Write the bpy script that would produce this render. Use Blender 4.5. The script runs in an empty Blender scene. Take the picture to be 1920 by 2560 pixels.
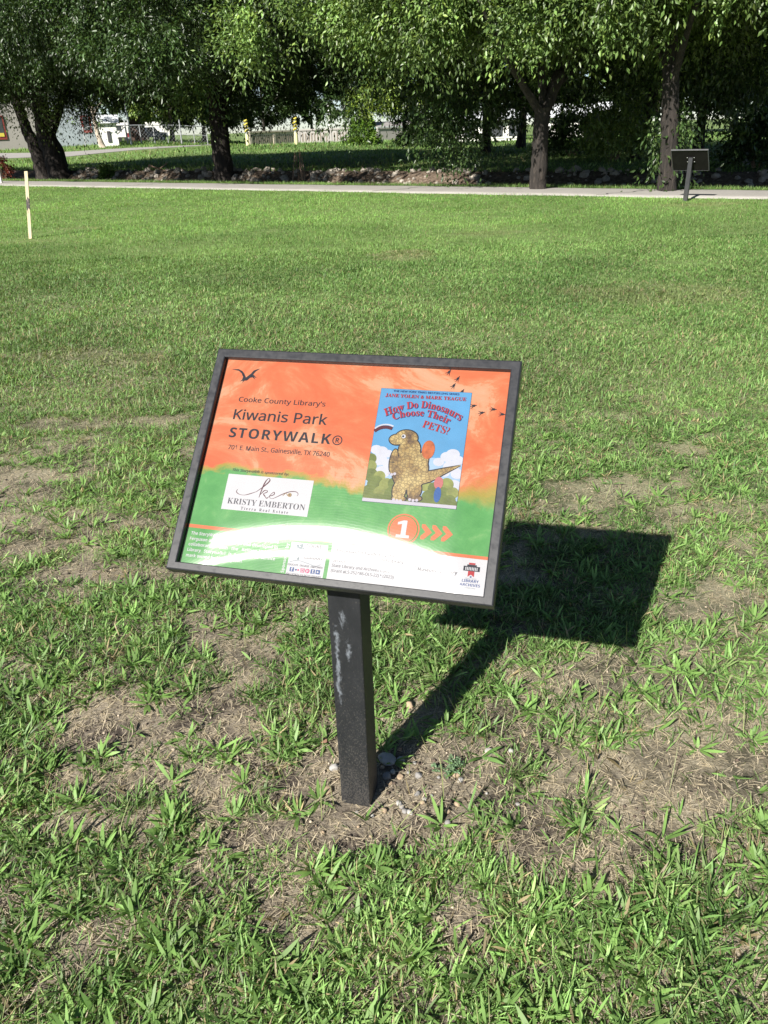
import bpy, bmesh, math, random
import numpy as np
from mathutils import Vector, Matrix

scene = bpy.context.scene
COL = scene.collection
random.seed(7)
rng = np.random.default_rng(11)
rad = math.radians

# ------------------------------------------------------------------ camera
CAM_H, FPX, PITCH, ROLL = 1.55, 1923.0, math.atan((1280 - 322) / 1923.0), rad(-1.73)
cp_, sp_, cr_, sr_ = math.cos(PITCH), math.sin(PITCH), math.cos(ROLL), math.sin(ROLL)
v_r, v_u, v_f = Vector((1, 0, 0)), Vector((0, sp_, cp_)), Vector((0, cp_, -sp_))
right, up = v_r * cr_ + v_u * sr_, v_u * cr_ - v_r * sr_
cam_data = bpy.data.cameras.new('camera')
cam_data.sensor_fit = 'VERTICAL'
cam_data.sensor_height = 24.0
cam_data.lens = 24.0 * FPX / 2560.0
cam_data.clip_start, cam_data.clip_end = 0.05, 6000
cam = bpy.data.objects.new('camera', cam_data)
COL.objects.link(cam)
M = Matrix((right, up, -v_f)).transposed().to_4x4()
M.translation = (0, 0, CAM_H)
cam.matrix_world = M
scene.camera = cam

# ------------------------------------------------------------------ light
SUN_EL, SUN_AZ = rad(35.4), rad(-144.5)            # azimuth from +Y towards +X
sun_dir = Vector((math.sin(SUN_AZ) * math.cos(SUN_EL), math.cos(SUN_AZ) * math.cos(SUN_EL), math.sin(SUN_EL)))
world = bpy.data.worlds.new('World')
scene.world = world
world.use_nodes = True
wn = world.node_tree.nodes
sky = wn.new('ShaderNodeTexSky')
sky.sky_type = 'NISHITA'
sky.sun_disc = False
sky.sun_elevation = SUN_EL
sky.sun_rotation = SUN_AZ
sky.air_density, sky.dust_density, sky.ozone_density, sky.altitude = 0.8, 0.6, 1.0, 1500
wn['Background'].inputs['Strength'].default_value = 0.05
world.node_tree.links.new(sky.outputs[0], wn['Background'].inputs['Color'])
sun_data = bpy.data.lights.new('sun', 'SUN')
sun_data.energy = 5.0
sun_data.angle = rad(0.53)
sun_data.color = (1.0, 0.95, 0.87)
sun = bpy.data.objects.new('sun', sun_data)
COL.objects.link(sun)
sun.rotation_euler = sun_dir.to_track_quat('Z', 'Y').to_euler()
sun.location = (-8, -12, 12)
scene.view_settings.view_transform = 'Standard'
scene.view_settings.look = 'None'
scene.view_settings.gamma = 1.0
scene.view_settings.exposure = 1.15
scene.cycles.max_bounces = 6
scene.cycles.transparent_max_bounces = 12
scene.cycles.caustics_reflective = False
scene.cycles.caustics_refractive = False


# ------------------------------------------------------------------ helpers
def hash2(ix, iy, seed):
    h = np.sin(ix * 127.1 + iy * 311.7 + seed * 74.7) * 43758.5453
    return h - np.floor(h)


def vnoise(x, y, seed=0):
    x, y = np.asarray(x, float), np.asarray(y, float)
    ix, iy = np.floor(x), np.floor(y)
    fx, fy = x - ix, y - iy
    fx, fy = fx * fx * (3 - 2 * fx), fy * fy * (3 - 2 * fy)
    a, b = hash2(ix, iy, seed), hash2(ix + 1, iy, seed)
    c, d = hash2(ix, iy + 1, seed), hash2(ix + 1, iy + 1, seed)
    return (a * (1 - fx) + b * fx) * (1 - fy) + (c * (1 - fx) + d * fx) * fy


def fbm(x, y, seed=0, octaves=3):
    t, amp, s = 0.0, 0.5, 0.0
    for o in range(octaves):
        t = t + amp * vnoise(x * 2 ** o, y * 2 ** o, seed + o * 3.1)
        s += amp
        amp *= 0.5
    return t / s


def sstep(a, b, x):
    t = np.clip((np.asarray(x, float) - a) / (b - a), 0, 1)
    return t * t * (3 - 2 * t)


NX, NY = 0.547 / 0.99990, 0.837 / 0.99990           # horizontal direction across the path, away from us
PATH_NEAR, PATH_FAR = 16.85, 18.85


def to_s(x, y):
    return NX * x + NY * y


def to_t(x, y):
    return NY * x - NX * y


def gz(x, y):
    """Height of the terrain."""
    x, y = np.asarray(x, float), np.asarray(y, float)
    s = to_s(x, y)
    z = 0.011 * np.clip(s - 1.2, 0, PATH_NEAR - 1.2)
    bank = 19.45 + 0.25 * (fbm(to_t(x, y) * 0.5, s * 0 + 3, 5) - 0.5)
    z = z - 1.25 * sstep(bank, bank + 1.6, s)
    top2 = 25.0 + 0.8 * (fbm(to_t(x, y) * 0.35, s * 0 + 1, 9) - 0.5)
    z = z + 1.29 * sstep(22.2, top2, s)
    z = z + 0.62 * sstep(0.1, 0.28, -x / np.maximum(y, 1.0)) * sstep(30, 62, s)
    bumps = 0.02 * (fbm(x * 1.6, y * 1.6, 21) - 0.5) + 0.012 * (fbm(x * 7, y * 7, 22) - 0.5)
    bumps = bumps * (1 - sstep(PATH_NEAR - 0.5, PATH_NEAR, s) * (1 - sstep(PATH_FAR, PATH_FAR + 0.4, s)))
    near_post = np.exp(-((x + 0.08) ** 2 + (y - 1.47) ** 2) / 0.18)
    return z + bumps * (1 - near_post)


def ray(px, py):
    u, v = px - 960.0, py - 1280.0
    u, v = cr_ * u + sr_ * v, -sr_ * u + cr_ * v
    return np.array([u, FPX * cp_ - v * sp_, -FPX * sp_ - v * cp_])


def at(px, py):
    """Point of the terrain that the photograph shows at this pixel."""
    d = ray(px, py)
    ys = np.concatenate([np.arange(0.4, 60, 0.02), np.arange(60, 600, 0.25)])
    t = ys / d[1]
    x, z = d[0] * t, CAM_H + d[2] * t
    below = np.nonzero(z <= gz(x, ys))[0]
    i = below[0] if len(below) else len(ys) - 1
    return Vector((x[i], ys[i], float(gz(x[i], ys[i]))))


def at_y(px, py, y):
    d = ray(px, py)
    d = d * (y / d[1])
    return Vector((d[0], d[1], d[2] + CAM_H))


def project(x, y, z):
    d = np.stack([x, y, z - CAM_H])
    fw = d[1] * cp_ - d[2] * sp_
    u = FPX * d[0] / fw
    v = -FPX * (d[1] * sp_ + d[2] * cp_) / fw
    return 960 + cr_ * u - sr_ * v, 1280 + sr_ * u + cr_ * v, fw


class MB:
    """Collects polygons with material slots and links them as one mesh object."""

    def __init__(self):
        self.v, self.f, self.m = [], [], []

    def add(self, verts, faces, mi=0):
        o = len(self.v)
        self.v.extend([tuple(p) for p in verts])
        self.f.extend([tuple(i + o for i in q) for q in faces])
        self.m.extend([mi] * len(faces))
        return self

    def box(self, c, size, mi=0, rot=None):
        x, y, z = size[0] / 2, size[1] / 2, size[2] / 2
        vs = [Vector((sx * x, sy * y, sz * z)) for sz in (-1, 1) for sy in (-1, 1) for sx in (-1, 1)]
        if rot is not None:
            vs = [rot @ q for q in vs]
        vs = [q + Vector(c) for q in vs]
        return self.add(vs, [(0, 2, 3, 1), (4, 5, 7, 6), (0, 1, 5, 4), (2, 6, 7, 3), (0, 4, 6, 2), (1, 3, 7, 5)], mi)

    def tube(self, pts, radii, sides=8, mi=0, wob=0.0):
        pts = [Vector(p) for p in pts]
        if not hasattr(radii, '__len__'):
            radii = [radii] * len(pts)
        ref = Vector((0.31, 0.17, 0.93)).normalized()
        vs, n = [], len(pts)
        for i, p in enumerate(pts):
            d = (pts[min(i + 1, n - 1)] - pts[max(i - 1, 0)]).normalized()
            a = d.cross(ref if abs(d.dot(ref)) < 0.97 else Vector((1, 0, 0))).normalized()
            b = d.cross(a).normalized()
            for k in range(sides):
                t = 2 * math.pi * k / sides
                r = radii[i] * (1 + wob * (random.random() - 0.5))
                vs.append(p + (a * math.cos(t) + b * math.sin(t)) * r)
        fs = []
        for i in range(n - 1):
            for k in range(sides):
                k2 = (k + 1) % sides
                fs.append((i * sides + k, i * sides + k2, (i + 1) * sides + k2, (i + 1) * sides + k))
        fs.append(tuple(range(sides)))
        fs.append(tuple(reversed([(n - 1) * sides + k for k in range(sides)])))
        return self.add(vs, fs, mi)

    def poly(self, pts2, w, mi=0):
        """flat polygon in the panel plane (local x, y) at height w"""
        return self.add([(a, b, w) for a, b in pts2], [tuple(range(len(pts2)))], mi)

    def disc(self, a, b, r, w, mi=0, n=32, r2=None):
        c = [(a + math.cos(2 * math.pi * k / n) * r, b + math.sin(2 * math.pi * k / n) * (r2 or r)) for k in range(n)]
        return self.poly(c, w, mi)

    def stroke(self, pts2, widths, w, mi=0):
        """variable width ribbon in the panel plane"""
        n = len(pts2)
        if not hasattr(widths, '__len__'):
            widths = [widths] * n
        vs = []
        for i, (x, y) in enumerate(pts2):
            x0, y0 = pts2[max(i - 1, 0)]
            x1, y1 = pts2[min(i + 1, n - 1)]
            dx, dy = x1 - x0, y1 - y0
            l = math.hypot(dx, dy) or 1
            ox, oy = -dy / l * widths[i] / 2, dx / l * widths[i] / 2
            vs += [(x - ox, y - oy, w), (x + ox, y + oy, w)]
        return self.add(vs, [(2 * i, 2 * i + 2, 2 * i + 3, 2 * i + 1)[::1] for i in range(n - 1)], mi)

    def build(self, name, mats, parent=None, smooth=False, bevel=0.0):
        me = bpy.data.meshes.new(name)
        me.from_pydata(self.v, [], self.f)
        if not isinstance(mats, (list, tuple)):
            mats = [mats]
        for m in mats:
            me.materials.append(m)
        me.polygons.foreach_set('material_index', self.m)
        if smooth:
            me.polygons.foreach_set('use_smooth', [True] * len(self.f))
        me.update()
        o = bpy.data.objects.new(name, me)
        COL.objects.link(o)
        if parent is not None:
            o.parent = parent
        if bevel:
            b = o.modifiers.new('bevel', 'BEVEL')
            b.width, b.segments, b.limit_method = bevel, 2, 'ANGLE'
        return o


def np_mesh(name, V, faces, mat, col=None, parent=None, smooth=False):
    """faces: list of integer arrays (n,3) and (n,4)"""
    me = bpy.data.meshes.new(name)
    me.vertices.add(len(V))
    me.vertices.foreach_set('co', np.ascontiguousarray(V, np.float32).ravel())
    loops = np.concatenate([f.ravel() for f in faces]).astype(np.int32)
    sizes = np.concatenate([np.full(len(f), f.shape[1], np.int32) for f in faces])
    starts = np.concatenate([[0], np.cumsum(sizes)[:-1]]).astype(np.int32)
    me.loops.add(len(loops))
    me.loops.foreach_set('vertex_index', loops)
    me.polygons.add(len(sizes))
    me.polygons.foreach_set('loop_start', starts)
    if smooth:
        me.polygons.foreach_set('use_smooth', np.ones(len(sizes), bool))
    if col is not None:
        a = me.color_attributes.new('tint', 'FLOAT_COLOR', 'POINT')
        c4 = np.ones((len(V), 4), np.float32)
        c4[:, :3] = col
        a.data.foreach_set('color', c4.ravel())
    me.update(calc_edges=True)
    me.materials.append(mat)
    o = bpy.data.objects.new(name, me)
    COL.objects.link(o)
    if parent is not None:
        o.parent = parent
    return o


def tag(o, label=None, cat=None, group=None, kind=None):
    for k, v in (('label', label), ('category', cat), ('group', group), ('kind', kind)):
        if v:
            o[k] = v
    return o


def thing(name, label, cat, loc=(0, 0, 0), rz=0.0, group=None):
    o = bpy.data.objects.new(name, None)
    o.empty_display_size = 0.2
    COL.objects.link(o)
    o.location = loc
    o.rotation_euler = (0, 0, rz)
    return tag(o, label, cat, group)


# ------------------------------------------------------------------ materials
class NT:
    def __init__(self, name):
        self.m = bpy.data.materials.new(name)
        self.m.use_nodes = True
        self.t = self.m.node_tree
        self.b = self.t.nodes['Principled BSDF']
        self.out = self.t.nodes['Material Output']

    def n(self, typ, **kw):
        o = self.t.nodes.new(typ)
        for k, v in kw.items():
            setattr(o, k, v)
        return o

    def l(self, a, b):
        self.t.links.new(a, b)

    def coord(self, which='Object'):
        return self.n('ShaderNodeTexCoord').outputs[which]

    def noise(self, vec, scale, detail=4, rough=0.6, dist=0.0):
        o = self.n('ShaderNodeTexNoise')
        o.inputs['Scale'].default_value = scale
        o.inputs['Detail'].default_value = detail
        o.inputs['Roughness'].default_value = rough
        o.inputs['Distortion'].default_value = dist
        if vec is not None:
            self.l(vec, o.inputs['Vector'])
        return o.outputs['Fac']

    def ramp(self, fac, stops):
        o = self.n('ShaderNodeValToRGB')
        e = o.color_ramp.elements
        while len(e) < len(stops):
            e.new(0.5)
        for i, (p, c) in enumerate(stops):
            e[i].position = p
            c = (c, c, c) if not hasattr(c, '__len__') else c
            e[i].color = (c[0], c[1], c[2], 1)
        self.l(fac, o.inputs['Fac'])
        return o.outputs['Color']

    def mix(self, fac, a, b, mode='MIX'):
        o = self.n('ShaderNodeMix', data_type='RGBA', blend_type=mode)
        for sock, val in ((o.inputs[0], fac), (o.inputs[6], a), (o.inputs[7], b)):
            if hasattr(val, 'links') or isinstance(val, bpy.types.NodeSocket):
                self.l(val, sock)
            elif hasattr(val, '__len__'):
                sock.default_value = (val[0], val[1], val[2], 1)
            else:
                sock.default_value = val
        return o.outputs[2]

    def math(self, op, a, b=0.0, clamp=False):
        o = self.n('ShaderNodeMath', operation=op)
        o.use_clamp = clamp
        for s, val in ((o.inputs[0], a), (o.inputs[1], b)):
            if isinstance(val, bpy.types.NodeSocket):
                self.l(val, s)
            else:
                s.default_value = val
        return o.outputs[0]

    def mapping(self, vec, scale=(1, 1, 1), rot=(0, 0, 0), loc=(0, 0, 0)):
        o = self.n('ShaderNodeMapping')
        o.inputs['Scale'].default_value = scale
        o.inputs['Rotation'].default_value = rot
        o.inputs['Location'].default_value = loc
        self.l(vec, o.inputs['Vector'])
        return o.outputs[0]

    def bump(self, height, strength=0.3, dist=0.01):
        o = self.n('ShaderNodeBump')
        o.inputs['Strength'].default_value = strength
        o.inputs['Distance'].default_value = dist
        self.l(height, o.inputs['Height'])
        self.l(o.outputs[0], self.b.inputs['Normal'])

    def color(self, sock):
        self.l(sock, self.b.inputs['Base Color'])
        return self


def surf(name, rgb, rough=0.6, var=0.25, scale=8.0, bump=0.0, metal=0.0, spec=0.5, bdist=0.01):
    """a surface of one colour with uneven, slightly mottled tone and gloss"""
    k = NT(name)
    c = k.coord('Object')
    f = k.noise(c, scale, 5)
    lo, hi = [max(x * (1 - var), 0) for x in rgb], [min(x * (1 + var), 1) for x in rgb]
    k.color(k.ramp(f, [(0.3, lo), (0.7, hi)]))
    k.l(k.ramp(k.noise(c, scale * 2.3, 3), [(0.3, max(rough - 0.1, 0.02)), (0.7, min(rough + 0.1, 1))]), k.b.inputs['Roughness'])
    k.b.inputs['Metallic'].default_value = metal
    k.b.inputs['Specular IOR Level'].default_value = spec
    if bump:
        k.bump(k.noise(c, scale * 4, 6), bump, bdist)
    return k.m


def leafy(name, rough=0.42, trans=0.35, spec=0.5, tint=(1.0, 1.0, 1.0), thru=(1.25, 1.15, 0.5)):
    """leaves and blades: tint per vertex, gloss on the face and light through it"""
    k = NT(name)
    a = k.n('ShaderNodeAttribute', attribute_name='tint')
    col = k.mix(1.0, a.outputs['Color'], tint, 'MULTIPLY')
    k.color(col)
    k.b.inputs['Roughness'].default_value = rough
    k.b.inputs['Specular IOR Level'].default_value = spec
    tr = k.n('ShaderNodeBsdfTranslucent')
    k.l(k.mix(1.0, col, thru, 'MULTIPLY'), tr.inputs['Color'])
    mx = k.n('ShaderNodeMixShader')
    mx.inputs[0].default_value = trans
    k.l(k.b.outputs[0], mx.inputs[1])
    k.l(tr.outputs[0], mx.inputs[2])
    k.l(mx.outputs[0], k.out.inputs['Surface'])
    return k.m


def m_ground():
    k = NT('soil_and_thatch')
    geo = k.n('ShaderNodeNewGeometry')
    p = geo.outputs['Position']
    sep = k.n('ShaderNodeSeparateXYZ')
    k.l(p, sep.inputs[0])
    s = k.math('ADD', k.math('MULTIPLY', sep.outputs[0], NX), k.math('MULTIPLY', sep.outputs[1], NY))
    fine = k.noise(p, 55, 8, 0.7)
    mid = k.noise(p, 4.5, 6, 0.65)
    fib = k.noise(k.mapping(p, (60, 300, 60), (0, 0, 0.6)), 1.0, 4, 0.7, 1.5)
    fib2 = k.noise(k.mapping(p, (280, 60, 60), (0, 0, 0.2)), 1.0, 4, 0.7, 1.5)
    soil = k.ramp(fine, [(0.3, (0.03, 0.024, 0.02)), (0.5, (0.085, 0.069, 0.056)), (0.7, (0.25, 0.215, 0.175))])
    thatch = k.ramp(fib, [(0.38, (0.055, 0.043, 0.032)), (0.5, (0.25, 0.21, 0.155)), (0.64, (0.52, 0.46, 0.36))])
    thatch = k.mix(k.ramp(fib2, [(0.48, 0.0), (0.6, 1.0)]), thatch, (0.36, 0.31, 0.235))
    base = k.mix(k.ramp(mid, [(0.42, 0.0), (0.58, 1.0)]), soil, thatch)
    lawn = k.ramp(k.noise(p, 14, 6, 0.7), [(0.3, (0.05, 0.095, 0.025)), (0.55, (0.12, 0.20, 0.05)), (0.75, (0.22, 0.27, 0.10))])
    big = k.noise(p, 0.22, 4, 0.6)
    lawn = k.mix(k.ramp(big, [(0.4, 0.0), (0.65, 0.5)]), lawn, (0.18, 0.24, 0.08))
    near = k.n('ShaderNodeMapRange')
    near.inputs['From Min'].default_value, near.inputs['From Max'].default_value = 1.2, 7.0
    k.l(s, near.inputs['Value'])
    c = k.mix(k.math('MULTIPLY', near.outputs[0], 0.85), base, lawn)
    # the stream bed: bare earth and leaf litter
    bank = k.math('MULTIPLY', k.ramp(k.math('MULTIPLY', s, 0.02), [(0.385, 0.0), (0.395, 1.0)]),
                  k.ramp(k.math('MULTIPLY', k.math('ADD', s, k.math('MULTIPLY', k.noise(p, 1.1, 4), 1.2)), 0.02), [(0.512, 1.0), (0.522, 0.0)]))
    litter = k.ramp(k.noise(p, 9, 7, 0.7), [(0.35, (0.05, 0.035, 0.024)), (0.55, (0.13, 0.10, 0.075)), (0.7, (0.27, 0.22, 0.17))])
    c = k.mix(bank, c, litter)
    k.color(c)
    k.b.inputs['Roughness'].default_value = 0.95
    k.b.inputs['Specular IOR Level'].default_value = 0.15
    k.bump(k.math('ADD', fine, k.math('MULTIPLY', fib, 0.6)), 0.7, 0.012)
    return k.m


def m_path():
    k = NT('worn_concrete')
    p = k.n('ShaderNodeNewGeometry').outputs['Position']
    base = k.ramp(k.noise(p, 1.4, 6, 0.65), [(0.3, (0.2, 0.19, 0.175)), (0.7, (0.30, 0.285, 0.265))])
    k.color(k.mix(0.5, base, k.ramp(k.noise(p, 45, 6, 0.7), [(0.35, (0.18, 0.17, 0.155)), (0.65, (0.39, 0.37, 0.34))])))
    k.b.inputs['Roughness'].default_value = 0.9
    k.bump(k.noise(p, 60, 5), 0.35, 0.004)
    return k.m


MAT = {}
MAT['ground'] = m_ground()
MAT['path'] = m_path()
MAT['grass'] = leafy('grass_blades', 0.48, 0.36, 0.3)
MAT['leaf'] = leafy('tree_leaves', 0.4, 0.27, 0.5)


def m_bark():
    k = NT('bark')
    c = k.coord('Object')
    f = k.noise(k.mapping(c, (9, 9, 1.6)), 1.6, 7, 0.65, 0.6)
    k.color(k.ramp(f, [(0.3, (0.008, 0.007, 0.006)), (0.55, (0.03, 0.024, 0.02)), (0.75, (0.085, 0.07, 0.057))]))
    k.b.inputs['Roughness'].default_value = 0.92
    k.bump(f, 0.9, 0.06)
    return k.m


MAT['bark'] = m_bark()

# ------------------------------------------------------------------ setting: ground, path, road
def ground_sheet():
    def axis(segs):
        out = [segs[0][0]]
        for a, b, step in segs:
            n = max(1, int(round((b - a) / step)))
            out += list(np.linspace(a, b, n + 1)[1:])
        return np.array(out)
    S = axis([(-3000, -200, 700), (-200, -10, 40), (-10, -1, 1), (-1, 4.2, 0.05), (4.2, 9, 0.12), (9, 19, 0.35), (19, 26, 0.12), (26, 40, 0.7), (40, 130, 3), (130, 500, 40), (500, 4000, 500)])
    T = axis([(-4000, -400, 600), (-400, -90, 20), (-90, -30, 2), (-30, -4.5, 0.4), (-4.5, 3, 0.06), (3, 22, 0.4), (22, 60, 2), (60, 300, 20), (300, 4000, 600)])
    SS, TT = np.meshgrid(S, T, indexing='ij')
    X, Y = NX * SS + NY * TT, NY * SS - NX * TT
    Z = gz(X, Y)
    V = np.stack([X, Y, Z], -1).reshape(-1, 3)
    i = np.arange(len(S) * len(T)).reshape(len(S), len(T))
    F = np.stack([i[:-1, :-1], i[1:, :-1], i[1:, 1:], i[:-1, 1:]], -1).reshape(-1, 4)
    o = np_mesh('ground', V, [F[:, ::-1]], MAT['ground'], smooth=True)
    tag(o, kind='structure')


ground_sheet()


def path_sheet():
    T = np.arange(-70, 60, 0.2)
    e0 = PATH_NEAR + 0.10 * (fbm(T * 0.9, T * 0, 41) - 0.5) * 2
    e1 = PATH_FAR + 0.10 * (fbm(T * 0.9, T * 0, 42) - 0.5) * 2
    rows = []
    for f in np.linspace(0, 1, 7):
        s = e0 * (1 - f) + e1 * f
        x, y = NX * s + NY * T, NY * s - NX * T
        crown = 0.03 * (1 - (2 * f - 1) ** 2)
        rows.append(np.stack([x, y, gz(x, y) + 0.016 + crown], -1))
    for k_, s in ((0, e0), (1, e1)):                # buried edges
        x, y = NX * s + NY * T, NY * s - NX * T
        r = np.stack([x, y, gz(x, y) - 0.08], -1)
        rows = [r] + rows if k_ == 0 else rows + [r]
    V = np.stack(rows)
    n, m = V.shape[:2]
    i = np.arange(n * m).reshape(n, m)
    F = np.stack([i[:-1, :-1], i[:-1, 1:], i[1:, 1:], i[1:, :-1]], -1).reshape(-1, 4)
    o = np_mesh('path', V.reshape(-1, 3), [F], MAT['path'], smooth=True)
    tag(o, kind='structure')


path_sheet()
CRACK = surf('dark_crack', (0.04, 0.038, 0.035), 0.9, 0.2, 9)


def path_crack(T0, s0, s1, seed):
    r_ = random.Random(seed)
    mb, pts, T = MB(), [], T0
    for i in range(16):
        s = s0 + (s1 - s0) * i / 15
        T += r_.uniform(-0.1, 0.22)
        x, y = NX * s + NY * T, NY * s - NX * T
        f = (s - PATH_NEAR) / (PATH_FAR - PATH_NEAR)
        pts.append(Vector((x, y, float(gz(x, y)) + 0.0185 + 0.03 * (1 - (2 * f - 1) ** 2))))
    vs = []
    for i, q in enumerate(pts):
        w = r_.uniform(0.012, 0.03)
        vs += [q + Vector((NY * w, -NX * w, 0)), q - Vector((NY * w, -NX * w, 0))]
    mb.add(vs, [(2 * i, 2 * i + 2, 2 * i + 3, 2 * i + 1) for i in range(len(pts) - 1)])
    tag(mb.build('path_crack', CRACK), kind='structure')


for q in (-11.2, -20.5, -5.5, -2.0):
    path_crack(q, PATH_NEAR + 0.12, PATH_FAR - 0.12, int(q * 10))


def road_sheet(name, pts_px, mat):
    """a paved strip whose two edges run through these picture points on the terrain"""
    A = [at(*p) for p in pts_px[0]]
    B = [at(*p) for p in pts_px[1]]
    vs, fs = [], []
    for a, b in zip(A, B):
        for f in (0, 0.33, 0.66, 1):
            q = a.lerp(b, f)
            vs.append((q.x, q.y, float(gz(q.x, q.y)) + 0.02))
    for i in range(len(A) - 1):
        for k in range(3):
            fs.append((i * 4 + k, i * 4 + 4 + k, i * 4 + 5 + k, i * 4 + 1 + k))
    o = MB().add(vs, fs).build(name, mat)
    tag(o, kind='structure')


road_sheet('road', ([(-120, 402), (60, 395), (170, 392), (250, 384), (330, 376), (400, 371), (470, 367), (560, 362)],
                    [(-120, 384), (60, 383), (170, 380), (250, 375), (330, 370), (400, 367), (470, 364), (560, 360)]), MAT['path'])


# ------------------------------------------------------------------ lettering
def sans(s, bold=False, ital=False):
    """plain words set in the upright, bold or slanted sans letters every Blender carries"""
    A, a, d = (0x1D5D4, 0x1D5EE, 0x1D7EC) if bold else (0x1D608, 0x1D622, 0x1D7E2) if ital else (0x1D5A0, 0x1D5BA, 0x1D7E2)
    r = ''
    for ch in s:
        if 'A' <= ch <= 'Z':
            r += chr(A + ord(ch) - 65)
        elif 'a' <= ch <= 'z':
            r += chr(a + ord(ch) - 97)
        elif '0' <= ch <= '9':
            r += chr(d + ord(ch) - 48)
        else:
            r += ch
    return r


_caps = {}


def raw_text(body, bold, shear, gap=1.0):
    c = bpy.data.curves.new('lettering', 'FONT')
    c.body = body
    c.size, c.offset, c.shear, c.resolution_u, c.space_character = 1.0, bold, shear, 3, gap
    o = bpy.data.objects.new('lettering', c)
    COL.objects.link(o)
    dg = bpy.context.evaluated_depsgraph_get()
    e = o.evaluated_get(dg)
    me = e.to_mesh()
    v = [(p.co.x, p.co.y) for p in me.vertices]
    f = [tuple(p.vertices) for p in me.polygons]
    e.to_mesh_clear()
    bpy.data.objects.remove(o)
    bpy.data.curves.remove(c)
    return v, f


def serif(s):
    r = ''
    for ch in s:
        if 'A' <= ch <= 'Z':
            r += chr(0x1D400 + ord(ch) - 65)
        elif 'a' <= ch <= 'z':
            r += chr(0x1D41A + ord(ch) - 97)
        else:
            r += ch
    return r


def letters(mb, body, x0, y0, x1=None, cap=None, bold=0.0, shear=0.0, w=0.0, mi=0, fnt='sans', warp=None, rot=0.0, gap=1.0):
    """write body from (x0, y0), its last letter ending at x1; all in millimetres on the panel"""
    if fnt == 'sans':
        body = sans(body, bold >= 0.015, shear > 0)
    elif fnt == 'serif':
        body = serif(body)
    off = bold if fnt == 'serif' else 0.0 if bold >= 0.015 else min(bold, 0.012)
    v, f = raw_text(body, off, 0.0, gap)
    if not v:
        return
    key = (fnt, bold)
    if key not in _caps:
        hv, _ = raw_text({'sans': sans('H', bold >= 0.015), 'serif': serif('H')}[fnt], off, 0)
        _caps[key] = max(p[1] for p in hv)
    lo, hi = min(p[0] for p in v), max(p[0] for p in v)
    sx = (x1 - x0) / (hi - lo) if x1 is not None else cap / _caps[key]
    sy = cap / _caps[key] if cap else sx
    out = []
    for x, y in v:
        X, Y = (x - lo) * sx, y * sy
        if rot:
            X, Y = X * math.cos(rot) - Y * math.sin(rot), X * math.sin(rot) + Y * math.cos(rot)
        X, Y = x0 + X, y0 + Y
        if warp:
            X, Y = warp(X, Y)
        out.append((X * 0.001, Y * 0.001, w))
    mb.add(out, f, mi)


mm = 0.001
INK = surf('navy_ink', (0.012, 0.016, 0.028), 0.5, 0.1, 30)
WHITE = surf('white_print', (0.78, 0.78, 0.80), 0.5, 0.03, 12)
ORANGE = surf('orange_print', (0.84, 0.22, 0.08), 0.5, 0.08, 15)
GREYINK = surf('grey_ink', (0.10, 0.10, 0.12), 0.5, 0.1, 30)
PLUM = surf('plum_ink', (0.11, 0.015, 0.03), 0.5, 0.1, 30)
GOLD = surf('gold_ink', (0.45, 0.30, 0.12), 0.5, 0.1, 30)
RED = surf('red_print', (0.55, 0.03, 0.035), 0.5, 0.1, 30)
BLUEINK = surf('blue_ink', (0.02, 0.08, 0.28), 0.5, 0.1, 30)
SLATE = surf('slate_print', (0.22, 0.30, 0.33), 0.5, 0.15, 60)
PINK = surf('pink_print', (0.65, 0.06, 0.2), 0.5, 0.1, 30)
GREENP = surf('green_print', (0.075, 0.36, 0.06), 0.5, 0.1, 15)
BLACKP = surf('black_metal', (0.019, 0.020, 0.023), 0.4, 0.15, 30, 0.06, 0.0, 0.45, 0.001)
BACKB = surf('black_back_board', (0.012, 0.011, 0.011), 0.75, 0.3, 6, 0.1, 0, 0.15)
LITBLACK = surf('sunlit_black_metal', (0.075, 0.075, 0.08), 0.5, 0.2, 14)  # black metal with its colour lightened to stand for sun on the frame edges
SCREW = surf('bright_screw', (0.6, 0.6, 0.6), 0.35, 0.1, 40, 0, 0.3)


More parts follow.
